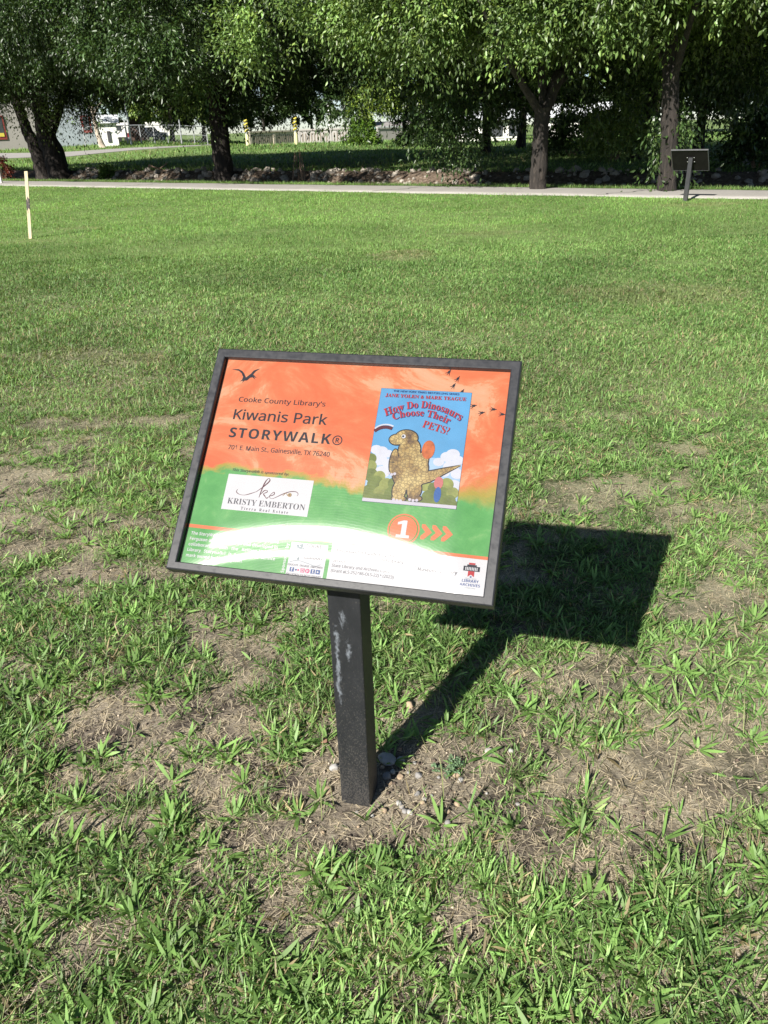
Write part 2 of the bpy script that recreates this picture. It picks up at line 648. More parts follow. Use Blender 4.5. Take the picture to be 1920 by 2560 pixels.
def m_print():
    k = NT('orange_and_green_wash')
    c = k.coord('Object')
    s = k.n('ShaderNodeSeparateXYZ')
    k.l(c, s.inputs[0])
    a, b = s.outputs[0], s.outputs[1]
    n1 = k.noise(c, 7, 7, 0.62, 0.4)
    n2 = k.noise(k.mapping(c, loc=(3, 1, 2)), 19, 6, 0.7, 0.3)
    cloud = k.noise(k.mapping(c, (1, 1.4, 1), loc=(0.37, 0.1, 0)), 4.2, 9, 0.7, 0.7)
    org = k.ramp(cloud, [(0.36, (0.84, 0.165, 0.055)), (0.46, (0.85, 0.215, 0.08)), (0.52, (0.87, 0.29, 0.125)), (0.54, (0.89, 0.40, 0.21)), (0.72, (0.92, 0.55, 0.36))])
    grn = k.ramp(n2, [(0.3, (0.075, 0.35, 0.08)), (0.55, (0.125, 0.45, 0.115)), (0.72, (0.27, 0.56, 0.19))])
    yel = k.ramp(n2, [(0.3, (0.42, 0.36, 0.04)), (0.7, (0.55, 0.42, 0.09))])
    # height above the wavy boundary; the boundary is softer and lower on the far side
    edge = k.math('ADD', b, k.math('MULTIPLY', k.math('SUBTRACT', n1, 0.5), 0.13))
    edge = k.math('ADD', edge, k.math('MULTIPLY', k.math('SUBTRACT', n2, 0.5), 0.02))
    edge = k.math('ADD', edge, 0.030)
    spread = k.math('ADD', 0.022, k.math('MULTIPLY', k.math('MAXIMUM', k.math('SUBTRACT', a, 0.15), 0.0), 0.35))
    t = k.math('ADD', k.math('DIVIDE', edge, spread), 0.5, True)
    k.color(k.mix(k.ramp(t, [(0.0, 0.0), (0.42, 1.0)]), grn, k.mix(k.ramp(t, [(0.5, 0.0), (1.0, 1.0)]), yel, org)))
    k.b.inputs['Roughness'].default_value = 0.5
    return k.m


PRINT = m_print()


def m_cover():
    """scratched clear acrylic: lets the print through, mirrors the sun in a brushed sheen"""
    k = NT('scratched_acrylic')
    c = k.coord('Object')
    arcs = k.n('ShaderNodeTexWave', wave_type='RINGS', rings_direction='Z')
    arcs.inputs['Scale'].default_value = 55
    arcs.inputs['Distortion'].default_value = 7
    arcs.inputs['Detail'].default_value = 5
    arcs.inputs['Detail Scale'].default_value = 1.1
    arcs.inputs['Detail Roughness'].default_value = 0.7
    k.l(k.mapping(c, loc=(0.0, 0.62, 0)), arcs.inputs['Vector'])
    hair = k.noise(k.mapping(c, (6, 260, 1), (0, 0, 0.12)), 1.0, 5, 0.7, 0.4)
    hair2 = k.noise(k.mapping(c, (240, 5, 1), (0, 0, 0.05)), 1.0, 5, 0.7, 0.3)
    patch = k.noise(c, 5.5, 5, 0.6)
    scr = k.math('MULTIPLY', k.ramp(arcs.outputs['Fac'], [(0.55, 0.0), (0.9, 1.0)]), k.ramp(patch, [(0.4, 0.0), (0.65, 1.0)]))
    scr = k.math('ADD', scr, k.math('MULTIPLY', k.ramp(hair, [(0.6, 0.0), (0.72, 1.0)]), 0.7))
    scr = k.math('ADD', scr, k.math('MULTIPLY', k.ramp(hair2, [(0.62, 0.0), (0.74, 1.0)]), 0.5), True)
    bp = k.n('ShaderNodeBump')
    bp.inputs['Strength'].default_value = 0.045
    bp.inputs['Distance'].default_value = 0.0004
    k.l(scr, bp.inputs['Height'])
    fr = k.n('ShaderNodeFresnel')
    fr.inputs['IOR'].default_value = 1.49
    g1 = k.n('ShaderNodeBsdfGlossy')
    g1.inputs['Roughness'].default_value = 0.25
    g2 = k.n('ShaderNodeBsdfGlossy')
    g2.inputs['Roughness'].default_value = 0.26
    tr = k.n('ShaderNodeBsdfTransparent')
    tr.inputs['Color'].default_value = (0.61, 0.61, 0.62, 1)
    k.l(bp.outputs[0], g1.inputs['Normal'])
    k.l(bp.outputs[0], g2.inputs['Normal'])
    mg = k.n('ShaderNodeMixShader')
    k.l(k.math('ADD', 0.08, k.math('MULTIPLY', scr, 0.5)), mg.inputs[0])
    k.l(g1.outputs[0], mg.inputs[1])
    k.l(g2.outputs[0], mg.inputs[2])
    mx = k.n('ShaderNodeMixShader')
    k.l(k.math('ADD', k.math('MULTIPLY', fr.outputs[0], 0.8), k.math('MULTIPLY', scr, 0.03)), mx.inputs[0])
    k.l(tr.outputs[0], mx.inputs[1])
    k.l(mg.outputs[0], mx.inputs[2])
    k.l(mx.outputs[0], k.out.inputs['Surface'])
    return k.m


def m_post():
    """black paint, dusty towards the ground, with a pale scrape down the front"""
    k = NT('scuffed_black_post')
    c = k.coord('Object')
    s = k.n('ShaderNodeSeparateXYZ')
    k.l(c, s.inputs[0])
    x, y, z = s.outputs
    dust = k.noise(k.mapping(c, (1, 1, 0.6)), 260, 3, 0.7)
    grain = k.noise(k.mapping(c, (1, 1, 0.5)), 38, 6, 0.7)
    low = k.ramp(z, [(0.0, 1.0), (0.12, 0.75), (0.3, 0.35), (0.55, 0.0)])
    th = k.math('ADD', dust, k.math('ADD', k.math('MULTIPLY', low, 0.17), k.math('MULTIPLY', k.math('SUBTRACT', grain, 0.5), 0.25)))
    speck = k.ramp(th, [(0.62, 0.0), (0.72, 1.0)])
    base = k.ramp(grain, [(0.3, (0.008, 0.009, 0.011)), (0.7, (0.016, 0.017, 0.020))])
    col = k.mix(k.math('MULTIPLY', speck, 0.32), base, (0.11, 0.10, 0.085))
    # pale scrape: two wandering streaks on the front face
    wob = k.math('MULTIPLY', k.math('SUBTRACT', k.noise(k.mapping(c, (0, 0, 1)), 9, 4, 0.7), 0.5), 0.05)
    def streak(x0, wid, z0, z1):
        d = k.math('ABSOLUTE', k.math('SUBTRACT', k.math('ADD', x, wob), x0))
        e = k.math('SUBTRACT', 1.0, k.math('DIVIDE', d, wid), True)
        up_ = k.math('MULTIPLY', k.math('SUBTRACT', z, z0), 18.0, True)
        dn = k.math('MULTIPLY', k.math('SUBTRACT', z1, z), 18.0, True)
        return k.math('MULTIPLY', e, k.math('MULTIPLY', up_, dn))
    st = k.math('MAXIMUM', streak(-0.022, 0.012, 0.30, 0.58), k.math('MAXIMUM', streak(0.006, 0.013, 0.42, 0.54), streak(-0.006, 0.017, 0.52, 0.62)))
    front = k.math('LESS_THAN', y, -0.03)
    ragged = k.noise(k.mapping(c, (1, 1, 0.5)), 60, 8, 0.8, 0.8)
    scr = k.math('MULTIPLY', front, k.ramp(k.math('ADD', k.math('MULTIPLY', st, 0.32), ragged), [(0.66, 0.0), (0.84, 1.0)]))
    scr = k.math('MULTIPLY', scr, k.math('MULTIPLY', st, 4.0, True))
    k.color(k.mix(k.math('MULTIPLY', scr, 0.75), col, (0.17, 0.19, 0.215)))
    k.b.inputs['Roughness'].default_value = 0.5
    k.bump(grain, 0.12, 0.003)
    return k.m


COVER, POSTM = m_cover(), m_post()


def rect(mb, a0, b0, a1, b1, w, mi=0):
    mb.add([(a0 * mm, b0 * mm, w), (a1 * mm, b0 * mm, w), (a1 * mm, b1 * mm, w), (a0 * mm, b1 * mm, w)], [(0, 1, 2, 3)], mi)


W_, H_ = 0.660, 0.499
LIP = (0.0205, 0.0205, 0.0165, 0.0205)               # left, right, bottom, top


def frame_mesh():
    mb = MB()
    def ring(u, z):
        k = u if u <= 1 else 1
        return [(-W_ / 2 + LIP[0] * k, -H_ / 2 + LIP[2] * k, z), (W_ / 2 - LIP[1] * k, -H_ / 2 + LIP[2] * k, z),
                (W_ / 2 - LIP[1] * k, H_ / 2 - LIP[3] * k, z), (-W_ / 2 + LIP[0] * k, H_ / 2 - LIP[3] * k, z)]
    prof = [(0.5, -0.032), (0.0, -0.032), (0.0, -0.0035), (0.05, -0.0012), (0.16, 0.0), (0.88, 0.0), (0.97, -0.0012), (1.0, -0.003), (1.0, -0.016)]
    vs, fs = [], []
    for u, z in prof:
        vs += ring(u, z)
    for i in range(len(prof) - 1):
        for k in range(4):
            k2 = (k + 1) % 4
            fs.append((i * 4 + k, i * 4 + k2, i * 4 + 4 + k2, i * 4 + 4 + k))
    mb.add(vs, [q[::-1] for q in fs])
    return mb


def story_sign(name, label, loc, yaw, post_top, printed):
    t = thing(name, label, 'sign', loc, yaw, 'park story signs')
    off, tilt = (0.0175, -0.045, post_top), rad(46.0)

    def place(o):
        o.location, o.rotation_euler = off, (tilt, 0, 0)
        return o
    # square post, cut along the slope of the board
    mb, h = MB(), 0.0383
    tn = math.tan(tilt)
    vs = []
    for z in (0, 1):
        for x, y in ((-h, -h), (h, -h), (h, h), (-h, h)):
            vs.append((x, y, -0.06 if z == 0 else post_top + (y + 0.045) * tn - 0.03 / math.cos(tilt)))
    mb.add(vs, [(3, 2, 1, 0), (4, 5, 6, 7), (0, 1, 5, 4), (1, 2, 6, 5), (2, 3, 7, 6), (3, 0, 4, 7)])
    mb.build('post', POSTM, t, bevel=0.003)
    place(frame_mesh().build('frame', BLACKP if printed else LITBLACK, t))
    bp = MB().box((0, 0, -0.021), (W_ - 0.03, H_ - 0.026, 0.008))
    bo = place(bp.build('back_board', BACKB, t))
    mb = MB().box((-0.0175, 0.03, -0.0335), (0.16, 0.13, 0.006))
    place(mb.build('mounting_plate', BACKB, t, bevel=0.001))
    for sx in (-1, 1):
        for sy in (-1, 1):
            mb = MB().tube([(-0.0175 + sx * 0.062, 0.03 + sy * 0.05, -0.036), (-0.0175 + sx * 0.062, 0.03 + sy * 0.05, -0.041)], 0.0085, 10)
            place(mb.build('screw', SCREW, t))
    if not printed:
        mb = MB().disc(0.0, 0.0, 0.026, 0, 0, 20, 0.013)
        st = place(mb.build('sticker', WHITE, t))
        st.matrix_local = st.matrix_local @ Matrix.Translation((-0.17, -0.17, -0.0262)) @ Matrix.Rotation(math.pi, 4, 'X')
        return t
    # ------------------------------------------------ the printed sheet
    Z0 = -0.0135
    mb = MB()
    rect(mb, -316, -240, 316, 236, 0)
    sheet = place(mb.build('printed_sheet', PRINT, t))
    sheet.location = Vector(off) + Matrix.Rotation(tilt, 3, 'X') @ Vector((0, 0, Z0))

    def sub(mb, name, mats):
        return mb.build(name, mats, sheet)
    A1, A2, A3 = 0.0004, 0.0008, 0.0012
    # pterosaur silhouette
    mb = MB()
    P = [(-293, 206), (-277, 207), (-268, 203), (-262, 197), (-256, 188), (-250, 194), (-246, 198), (-242, 205), (-236, 208), (-227, 211), (-236, 204),
         (-241, 196), (-237, 193), (-231, 188), (-238, 190), (-233, 184), (-241, 189), (-246, 188), (-252, 181), (-258, 180), (-262, 175), (-261, 180), (-268, 178), (-264, 182), (-263, 189), (-268, 197), (-276, 203)]
    mb.poly([(a * mm, b * mm) for a, b in P], A1)
    sub(mb, 'pterosaur_emblem', [INK])
    # main heading
    mb = MB()
    letters(mb, "Cooke County Library's", -260.7, 130.6, -64.9, 11.0, 0.01, 0, A1)
    letters(mb, 'Kiwanis Park', -264.5, 89.4, -54.4, 22.8, 0.012, 0, A1)
    letters(mb, 'STORYWALK', -264.9, 47.3, -39.0, 22.3, 0.028, 0, A1, gap=1.16)
    letters(mb, '701 E. Main St., Gainesville, TX 76240', -260.4, 20.0, -35.4, 10.0, 0.01, 0, A1)
    sub(mb, 'heading_lettering', [INK])
    mb = MB()
    letters(mb, 'This Storywalk\u00ae is sponsored by:', -239.0, -27.6, -113.9, 5.6, 0.012, 0.25, A1)
    sub(mb, 'sponsor_lettering', [INK])
    mb = MB()
    ang = [2 * math.pi * i / 36 for i in range(37)]
    mb.stroke([((-24.9 + 9.6 * math.cos(q)) * mm, (57.0 + 9.6 * math.sin(q)) * mm) for q in ang], 2.2 * mm, A1)
    letters(mb, 'R', -28.6, 51.8, -20.6, 10.4, 0.018, 0, A1)
    sub(mb, 'registered_mark', [INK])
    # sponsor card
    mb = MB()
    rect(mb, -245.2, -111.4, -58.0, -34.2, A1, 0)
    def curve(pts, n=14):
        out = []
        for i in range(len(pts) - 1):
            p0, p1, p2, p3 = pts[max(i - 1, 0)], pts[i], pts[i + 1], pts[min(i + 2, len(pts) - 1)]
            for k in range(n):
                u = k / n
                out.append(tuple(0.5 * (2 * p1[j] + (p2[j] - p0[j]) * u + (2 * p0[j] - 5 * p1[j] + 4 * p2[j] - p3[j]) * u * u + (3 * p1[j] - p0[j] - 3 * p2[j] + p3[j]) * u ** 3) * mm for j in (0, 1)))
        out.append((pts[-1][0] * mm, pts[-1][1] * mm))
        return out
    def pen(pts, w0, w1):
        c = curve(pts)
        n = len(c)
        mb.stroke(c, [(w0 + (w1 - w0) * (0.5 - 0.5 * math.cos(4 * math.pi * i / n))) * mm for i in range(n)], A2, 1)
    pen([(-217.9, -66.4), (-219.5, -72), (-212, -77), (-200, -77.5), (-187, -73), (-176, -68)], 0.7, 1.5)
    pen([(-176, -68), (-163, -56), (-153, -44), (-153, -38.5), (-157, -38.5), (-162, -48), (-166, -66), (-168, -80)], 1.0, 2.6)
    pen([(-166.5, -74), (-160, -65), (-154, -63.5), (-153, -67), (-160, -71)], 0.9, 1.8)
    pen([(-161, -71), (-156, -76), (-152, -80), (-148, -78)], 0.9, 2.2)
    pen([(-148, -78), (-143, -70), (-138, -66), (-136.5, -70), (-141, -73.5), (-145, -74), (-144, -79), (-139, -80), (-131, -76), (-118, -68), (-104, -62), (-92, -61), (-86, -65), (-87.5, -70)], 0.7, 1.7)
    mb.stroke(curve([(-118, -72), (-112, -66), (-108, -71)]), 0.9 * mm, A3, 3)
    mb.disc(-103.5 * mm, -69 * mm, 4.2 * mm, A3, 3, 16)
    mb.disc(-103.5 * mm, -69 * mm, 1.4 * mm, A3 + 0.0003, 2, 10)
    letters(mb, 'KRISTY EMBERTON', -234.6, -98.6, -65.7, 12.4, -0.008, 0, A2, 2, 'serif')
    letters(mb, 'T i e r r a   R e a l   E s t a t e', -202.1, -109.0, -99.4, 6.0, 0, 0, A2, 2, 'serif')
    sub(mb, 'sponsor_card', [WHITE, PLUM, GREYINK, GOLD])
    # book cover: title lettering over a plain generic picture
    book(sub, A1)
    # number badge and arrows
    mb = MB()
    cx, cy = 140.6, -118.0
    mb.disc(cx * mm, cy * mm, 31.8 * mm, A1, 0, 48)
    mb.disc(cx * mm, cy * mm, 28.6 * mm, A2, 1, 48)
    mb.disc(cx * mm, cy * mm, 26.8 * mm, A3, 0, 48)
    one = [(-13, -17), (13, -17), (13, -11.5), (6, -11.5), (6, 18), (-1.5, 18), (-12.5, 13.5), (-12.5, 8.5), (-4, 10.5), (-4, -11.5), (-13, -11.5)]
    mb.poly([((cx + a) * mm, (cy + b) * mm) for a, b in one], A3 + 0.0004, 2)
    sub(mb, 'number_badge', [ORANGE, GREENP, WHITE])
    for x in (175.6, 196.0, 216.2):
        mb = MB()
        q = [(0, 15.2), (6.5, 15.2), (21.3, 0), (6.5, -15.2), (0, -15.2), (0, -8.5), (8.3, 0), (0, 8.5)]
        mb.poly([((x + a) * mm, (-118.9 + b) * mm) for a, b in q], A1)
        sub(mb, 'arrow', [ORANGE])
    for a, b, r in ((185, 224, -.5), (204.8, 209.8, -.5), (198.4, 193.8, -.5), (217.4, 181.6, -.5), (244.6, 151.2, -1.3), (262.6, 137.2, -1.3), (284.8, 145.9, -1.6), (303.2, 136.3, -1.6)):
        mb = MB()
        for da in (-0.62, 0.0, 0.62):
            d = math.pi * 0.5 + r + math.pi + da
            e = (a + 9.0 * math.cos(d), b + 9.0 * math.sin(d))
            mb.stroke([(a * mm, b * mm), ((a * .5 + e[0] * .5) * mm, (b * .5 + e[1] * .5) * mm), (e[0] * mm, e[1] * mm)], [2.4 * mm, 1.5 * mm, 0.6 * mm], A1 + 0.0001 * (da + 1))
        d = math.pi * 0.5 + r
        mb.disc(a * mm, b * mm, 2.6 * mm, A1 + 0.0003, 0, 12)
        mb.stroke([(a * mm, b * mm), ((a + 6 * math.cos(d)) * mm, (b + 6 * math.sin(d)) * mm)], [3.4 * mm, 0.6 * mm], A1 + 0.0004)
        sub(mb, 'footprint', [INK])
    # footer
    mb = MB()
    mb.add([(-316 * mm, -149.3 * mm, A1), (316 * mm, -155.4 * mm, A1), (316 * mm, -161.6 * mm, A1), (-316 * mm, -156.6 * mm, A1)], [(3, 2, 1, 0)])
    sub(mb, 'orange_band', [ORANGE])
    mb = MB()
    mb.add([(4.6 * mm, -240 * mm, A1), (316 * mm, -240 * mm, A1), (316 * mm, -161.8 * mm, A1), (4.6 * mm, -159.2 * mm, A1)], [(0, 1, 2, 3)], 0)
    fund = ['This project is funded by the U.S.', 'Institute of Museum and Library', 'Services through a grant to the Texas', 'State Library and Archives Commission', '(Grant #LS-252486-OLS-22).* (2023)']
    for i, (s, x1) in enumerate(zip(fund, (150.5, 151, 152, 152.4, 136.1))):
        letters(mb, s, 10.8, -175.8 - 10.2 * i, x1, 6.0, 0.006, 0, A2, 1)
    sub(mb, 'funding_notice', [WHITE, GREYINK])
    mb = MB()
    credit = ['The StoryWalk\u00ae Project was created by Anne', 'Ferguson of Montpelier, VT and developed in', 'collaboration   with   the   Kellogg-Hubbard', 'Library.  Storywalk\u00ae  is  a  registered  service', 'mark owned by Ms. Ferguson.']
    for i, (s, x1) in enumerate(zip(credit, (-106.5, -106.4, -106.2, -107, -174))):
        letters(mb, s, -298.2, -171.4 - 11.7 * i, x1, 6.6, 0.02, 0, A1)
    letters(mb, 'Sponsored by:', -84.0, -229, None, 6.4, 0.015, 0.3, A1, 0, 'sans', None, math.pi / 2)
    sub(mb, 'credit_lettering', [WHITE])
    # library card with its tree emblem and icons
    mb = MB()
    rect(mb, -79.6, -234, -3.2, -165.4, A1, 0)
    for i in range(22):
        q, r = rng.random() * 6.28, 9.5 * math.sqrt(rng.random())
        mb.disc((-61.5 + r * math.cos(q)) * mm, (-178 + 1.1 * r * math.sin(q)) * mm, (1.6 + 1.2 * rng.random()) * mm, A2 + i * 1e-5, 1, 8)
    mb.stroke([(-61.5 * mm, -184 * mm), (-60.5 * mm, -192 * mm), (-59.6 * mm, -200 * mm)], [2.2 * mm, 1.6 * mm, 3.6 * mm], A2 + 0.0003, 1)
    for i, s in enumerate(('COOKE', 'COUNTY', 'LIBRARY')):
        letters(mb, s, -47.4, -173.0 - 11.5 * i, (-15.8, -10.5, -8.4)[i], 6.6, 0.01, 0, A2, 2, 'sans')
    mb.stroke(curve([(-76, -206), (-60, -201.5), (-40, -205), (-22, -209), (-12, -205)]), 0.9 * mm, A2, 1)
    letters(mb, 'EDUCATE  ENGAGE  EMPOWER', -78.5, -213.0, -6.5, 4.0, 0.01, 0, A2, 2)
    letters(mb, '@COOKECOUNTYLIBRARY', -78.5, -231.5, -6.5, 3.8, 0.01, 0, A2, 2)
    for x, m_ in ((-68.5, 3), (-46.6, 4), (-25.2, 3), (-14.6, 3)):
        rect(mb, x - 4.4, -224.8, x + 4.4, -216.0, A2, m_)
    letters(mb, 'f', -70.3, -224.3, None, 7.4, 0.03, 0, A3, 0)
    letters(mb, 't', -26.6, -223.6, None, 7.4, 0.03, 0, A3, 0)
    mb.stroke([((-46.6 + 2.2 * math.cos(q)) * mm, (-220.4 + 2.2 * math.sin(q)) * mm) for q in ang], 0.9 * mm, A3, 0)
    mb.stroke([((-46.6 + x) * mm, (-220.4 + y) * mm) for x, y in ((-3.4, -3.4), (3.4, -3.4), (3.4, 3.4), (-3.4, 3.4), (-3.4, -3.4))], 0.6 * mm, A3, 0)
    mb.poly([(-16.4 * mm, -222.8 * mm), (-12.2 * mm, -220.4 * mm), (-16.4 * mm, -218 * mm)], A3, 0)
    mb.disc(-60 * mm, -220.4 * mm, 2.0 * mm, A2, 3, 12)
    mb.disc(-55.2 * mm, -220.4 * mm, 2.0 * mm, A2, 4, 12)
    mb.disc(-36.3 * mm, -220.4 * mm, 4.6 * mm, A2, 4, 20)
    letters(mb, 'p', -38.0, -222.0, None, 5.4, 0.02, 0.2, A3, 0)
    sub(mb, 'library_card', [WHITE, SLATE, GREYINK, BLUEINK, PINK])
    # museum and library logo: a spray of dots and the name
    mb = MB()
    for k, (dx, dy, n) in enumerate(((0, 1, 7), (-0.45, 0.9, 6), (-0.8, 0.6, 5), (-1, 0.1, 4), (-0.8, -0.5, 5), (-0.4, -0.9, 6), (0, -1, 7))):
        l = math.hypot(dx, dy)
        for j in range(n):
            r = 3.4 + j * 2.6
            mb.disc((175 + dx / l * r) * mm, (-192 + dy / l * r) * mm, 0.75 * mm, A2, 1 if (k + j) % 3 else 0, 8)
    letters(mb, 'INSTITUTE of', 187.4, -188.4, 217, 3.8, 0, 0, A2)
    letters(mb, 'Museum', 179.5, -195.6, 214.5, 6.9, 0.02, 0, A2)
    letters(mb, 'and', 215, -195.6, 222.5, 3.0, 0, 0, A2)
    letters(mb, 'Library', 223, -195.6, 255.3, 6.9, 0.02, 0, A2)
    letters(mb, 'SERVICES', 224.7, -202.0, 249.8, 3.6, 0, 0, A2)
    sub(mb, 'museum_logo', [GREYINK, SLATE])
    # archives logo: a pillared building on a red ribbon with a star
    mb = MB()
    rect(mb, 275, -173.4, 287, -170.0, A2, 1)
    rect(mb, 265.6, -186.0, 296.4, -176.6, A2, 0)
    rect(mb, 272, -176.6, 290, -173.6, A2, 0)
    for i in range(8):
        rect(mb, 269.4 + i * 3, -184.6, 271.0 + i * 3, -178.6, A3, 2)
    mb.poly([(275 * mm, -197 * mm), (281 * mm, -192.6 * mm), (287 * mm, -197 * mm), (287 * mm, -186 * mm), (275 * mm, -186 * mm)], A2, 1)
    mb.poly([((281 + (2.6 if i % 2 == 0 else 1.1) * math.sin(i * math.pi / 5)) * mm, (-197 + (2.6 if i % 2 == 0 else 1.1) * math.cos(i * math.pi / 5)) * mm) for i in range(10)][::-1], A3, 3)
    letters(mb, 'TEXAS STATE', 271, -201.4, 292, 2.0, 0, 0, A2, 4)
    letters(mb, 'LIBRARY', 265.6, -207.4, 297.0, 5.2, 0.02, 0, A2, 3)
    letters(mb, 'ARCHIVES', 262.0, -215.0, 300.4, 5.2, 0.02, 0, A2, 3)
    letters(mb, 'COMMISSION', 271, -219.2, 292, 2.0, 0, 0, A2, 4)
    sub(mb, 'archives_logo', [INK, RED, WHITE, BLUEINK, SLATE])
    # ------------------------------------------------ clear cover, bowed out above the bottom rail
    na, nb = 60, 190
    a = np.linspace(-0.3128, 0.3128, na)
    b = np.linspace(-0.2345, 0.2305, nb)
    AA, BB = np.meshgrid(a, b, indexing='ij')
    u = BB - (-0.148 - 0.7 * AA ** 2)
    slope = 0.30 * np.where(u > -0.024, 1 - sstep(-0.024, 0.046, u), sstep(-0.052, -0.024, u))
    w = np.cumsum(slope, 1) * (b[1] - b[0])
    w = w * (1 - 0.85 * sstep(0.0, 0.225, BB)) * (1 - sstep(0.24, 0.312, np.abs(AA)))
    w = w - 0.0108 + 0.00012 * (vnoise(AA * 5 + 5, BB * 3, 3) - 0.5)
    i = np.arange(na * nb).reshape(na, nb)
    F = np.stack([i[:-1, :-1], i[1:, :-1], i[1:, 1:], i[:-1, 1:]], -1).reshape(-1, 4)
    cv = np_mesh('clear_cover', np.stack([AA, BB, w], -1).reshape(-1, 3), [F], COVER, None, t, True)
    place(cv)
    return t


def m_scales():
    k = NT('tan_scaly_print')
    c = k.coord('Object')
    v = k.n('ShaderNodeTexVoronoi', feature='DISTANCE_TO_EDGE')
    v.inputs['Scale'].default_value = 150
    k.l(c, v.inputs['Vector'])
    body = k.ramp(k.noise(c, 22, 4), [(0.34, (0.16, 0.10, 0.06)), (0.46, (0.46, 0.31, 0.11)), (0.6, (0.75, 0.58, 0.24))])
    k.color(k.mix(k.ramp(v.outputs['Distance'], [(0.02, 0.6), (0.16, 0.0)]), body, (0.08, 0.05, 0.035)))
    k.b.inputs['Roughness'].default_value = 0.5
    return k.m


def book(sub, A1):
    """cover of about the same size and colours; the picture on it is a plain generic one"""
    blue, haze_, cloud = surf('cover_sky', (0.13, 0.42, 0.75), 0.5, 0.12, 10), surf('cover_low_sky', (0.42, 0.62, 0.85), 0.5, 0.1, 10), surf('cover_cloud', (0.72, 0.75, 0.84), 0.5, 0.06, 40)
    olive, olive2 = surf('cover_bush', (0.17, 0.22, 0.05), 0.5, 0.3, 40), surf('cover_bush_light', (0.30, 0.34, 0.09), 0.5, 0.3, 50)
    strip, scales, orange = surf('cover_strip', (0.66, 0.63, 0.72), 0.5, 0.04, 20), m_scales(), surf('cover_orange', (0.62, 0.16, 0.05), 0.5, 0.3, 90)
    mats = [blue, haze_, cloud, olive, olive2, strip, scales, orange, RED, INK, BLUEINK, PLUM, surf('cover_pink', (0.66, 0.2, 0.19), 0.5, 0.1, 40), surf('cover_blue', (0.03, 0.13, 0.42), 0.5, 0.1, 40)]
    mb = MB()
    x0, x1, y0, y1 = 49.2, 237.0, -68.0, 179.2
    rect(mb, x0 - 0.5, y0 - 0.5, x1 + 0.5, y1 + 0.5, A1, 9)
    rect(mb, x0, y0, x1, y1, A1 + 0.0002, 0)
    rect(mb, x0, y0, x1, 34, A1 + 0.0003, 1)
    lay = [A1 + 0.0004]

    def curve_(pts):
        (a0, b0), (a1, b1), (a2, b2), (a3, b3) = pts
        out = []
        for i in range(17):
            t = i / 16
            out.append(tuple(((1 - t) ** 3 * p0 + 3 * (1 - t) ** 2 * t * p1 + 3 * (1 - t) * t * t * p2 + t ** 3 * p3) * mm for p0, p1, p2, p3 in ((a0, a1, a2, a3), (b0, b1, b2, b3))))
        return out

    def blob(a, b, r, mi, r2=None):
        lay[0] += 0.000008
        n = 28
        c = []
        for k in range(n):
            q = 2 * math.pi * k / n
            c.append((min(max(a + r * math.cos(q), x0), x1) * mm, min(max(b + (r2 or r) * math.sin(q), y0 + 6), y1) * mm))
        mb.poly(c, lay[0], mi)
    for a, b, r in ((60, 43, 12), (72, 40, 13), (86, 36, 10), (70, 22, 16), (92, 14, 14), (80, -4, 16), (205, 38, 13), (216, 44, 14), (228, 32, 12), (190, 26, 11), (216, 18, 16), (230, 4, 13), (205, 4, 10), (226, -20, 14)):
        blob(a, b, r, 2, r * 0.8)
    for i, (a, b, r) in enumerate(((52, 22, 12), (54, 6, 13), (58, -12, 14), (76, -14, 12), (70, -30, 17), (92, -30, 14), (108, -26, 13), (124, -30, 14), (60, -46, 14), (84, -48, 15), (106, -48, 15), (170, -24, 13), (190, -30, 14), (212, -20, 14), (206, -40, 15), (226, -36, 12), (180, -48, 14), (150, -44, 14), (222, -52, 12), (128, -52, 12))):
        blob(a, b, r, 3 + i % 2)
    blob(70, -58, 40, 3, 8)
    blob(140, -58, 60, 3, 8)
    blob(210, -58, 40, 3, 8)
    # a plain round creature shape: tapering tail, body, legs, neck and head, no face
    lay[0] += 0.0001
    shapes = [(136, 4, 36, 42), (120, -40, 13, 22), (150, -36, 14, 20), (122, -57, 14, 6), (153, -53, 14, 6), (128, 46, 22, 26), (118, 72, 23, 17), (99, 67, 15, 11), (100, 20, 8, 26), (160, 26, 9, 24)]
    for grow, mi in ((2.2, 9), (0.0, 6)):
        mb.stroke([(150 * mm, -8 * mm), (176 * mm, -6 * mm), (204 * mm, 8 * mm), (234 * mm, 22 * mm)], [(38 + 2 * grow) * mm, (22 + 2 * grow) * mm, (11 + 2 * grow) * mm, (1 + grow) * mm], lay[0], mi)
        for a, b, r, r2 in shapes:
            blob(a, b, r + grow, mi, r2 + grow)
        lay[0] += 0.00006
    blob(96, 18, 7, 9, 1.0)
    blob(112, 75, 4.2, 2)
    blob(111, 75, 2.2, 9)
    for a, b, r in ((94, -6, 3), (100, -8, 3), (106, -6, 3), (112, -60, 3), (119, -61, 3), (126, -61, 3), (144, -57, 3), (151, -58, 3), (158, -57, 3)):
        blob(a, b, r, 5)
    blob(166, 50, 13, 7, 20)
    mb.stroke(curve_([(50, 82), (60, 93), (74, 95), (86, 90)]), 7 * mm, lay[0] + 0.00002, 11)
    mb.stroke(curve_([(50, 88), (60, 99), (76, 101), (88, 95)]), 3 * mm, lay[0] + 0.00003, 2)
    lay[0] += 0.00005
    blob(196, -18, 9, 12, 13)
    blob(197, -42, 7, 13, 16)
    rect(mb, x0, y0, x1, -61.2, lay[0] + 0.0002, 5)
    L = lay[0] + 0.0004
    letters(mb, 'THE NEW YORK TIMES BESTSELLING SERIES', 75.6, 172.0, 212.1, 4.0, 0.012, 0, L, 10)
    letters(mb, 'JANE YOLEN & MARK TEAGUE', 60.2, 160.0, 227.6, 7.4, 0.006, 0, L + 0.0001, 8, 'serif')

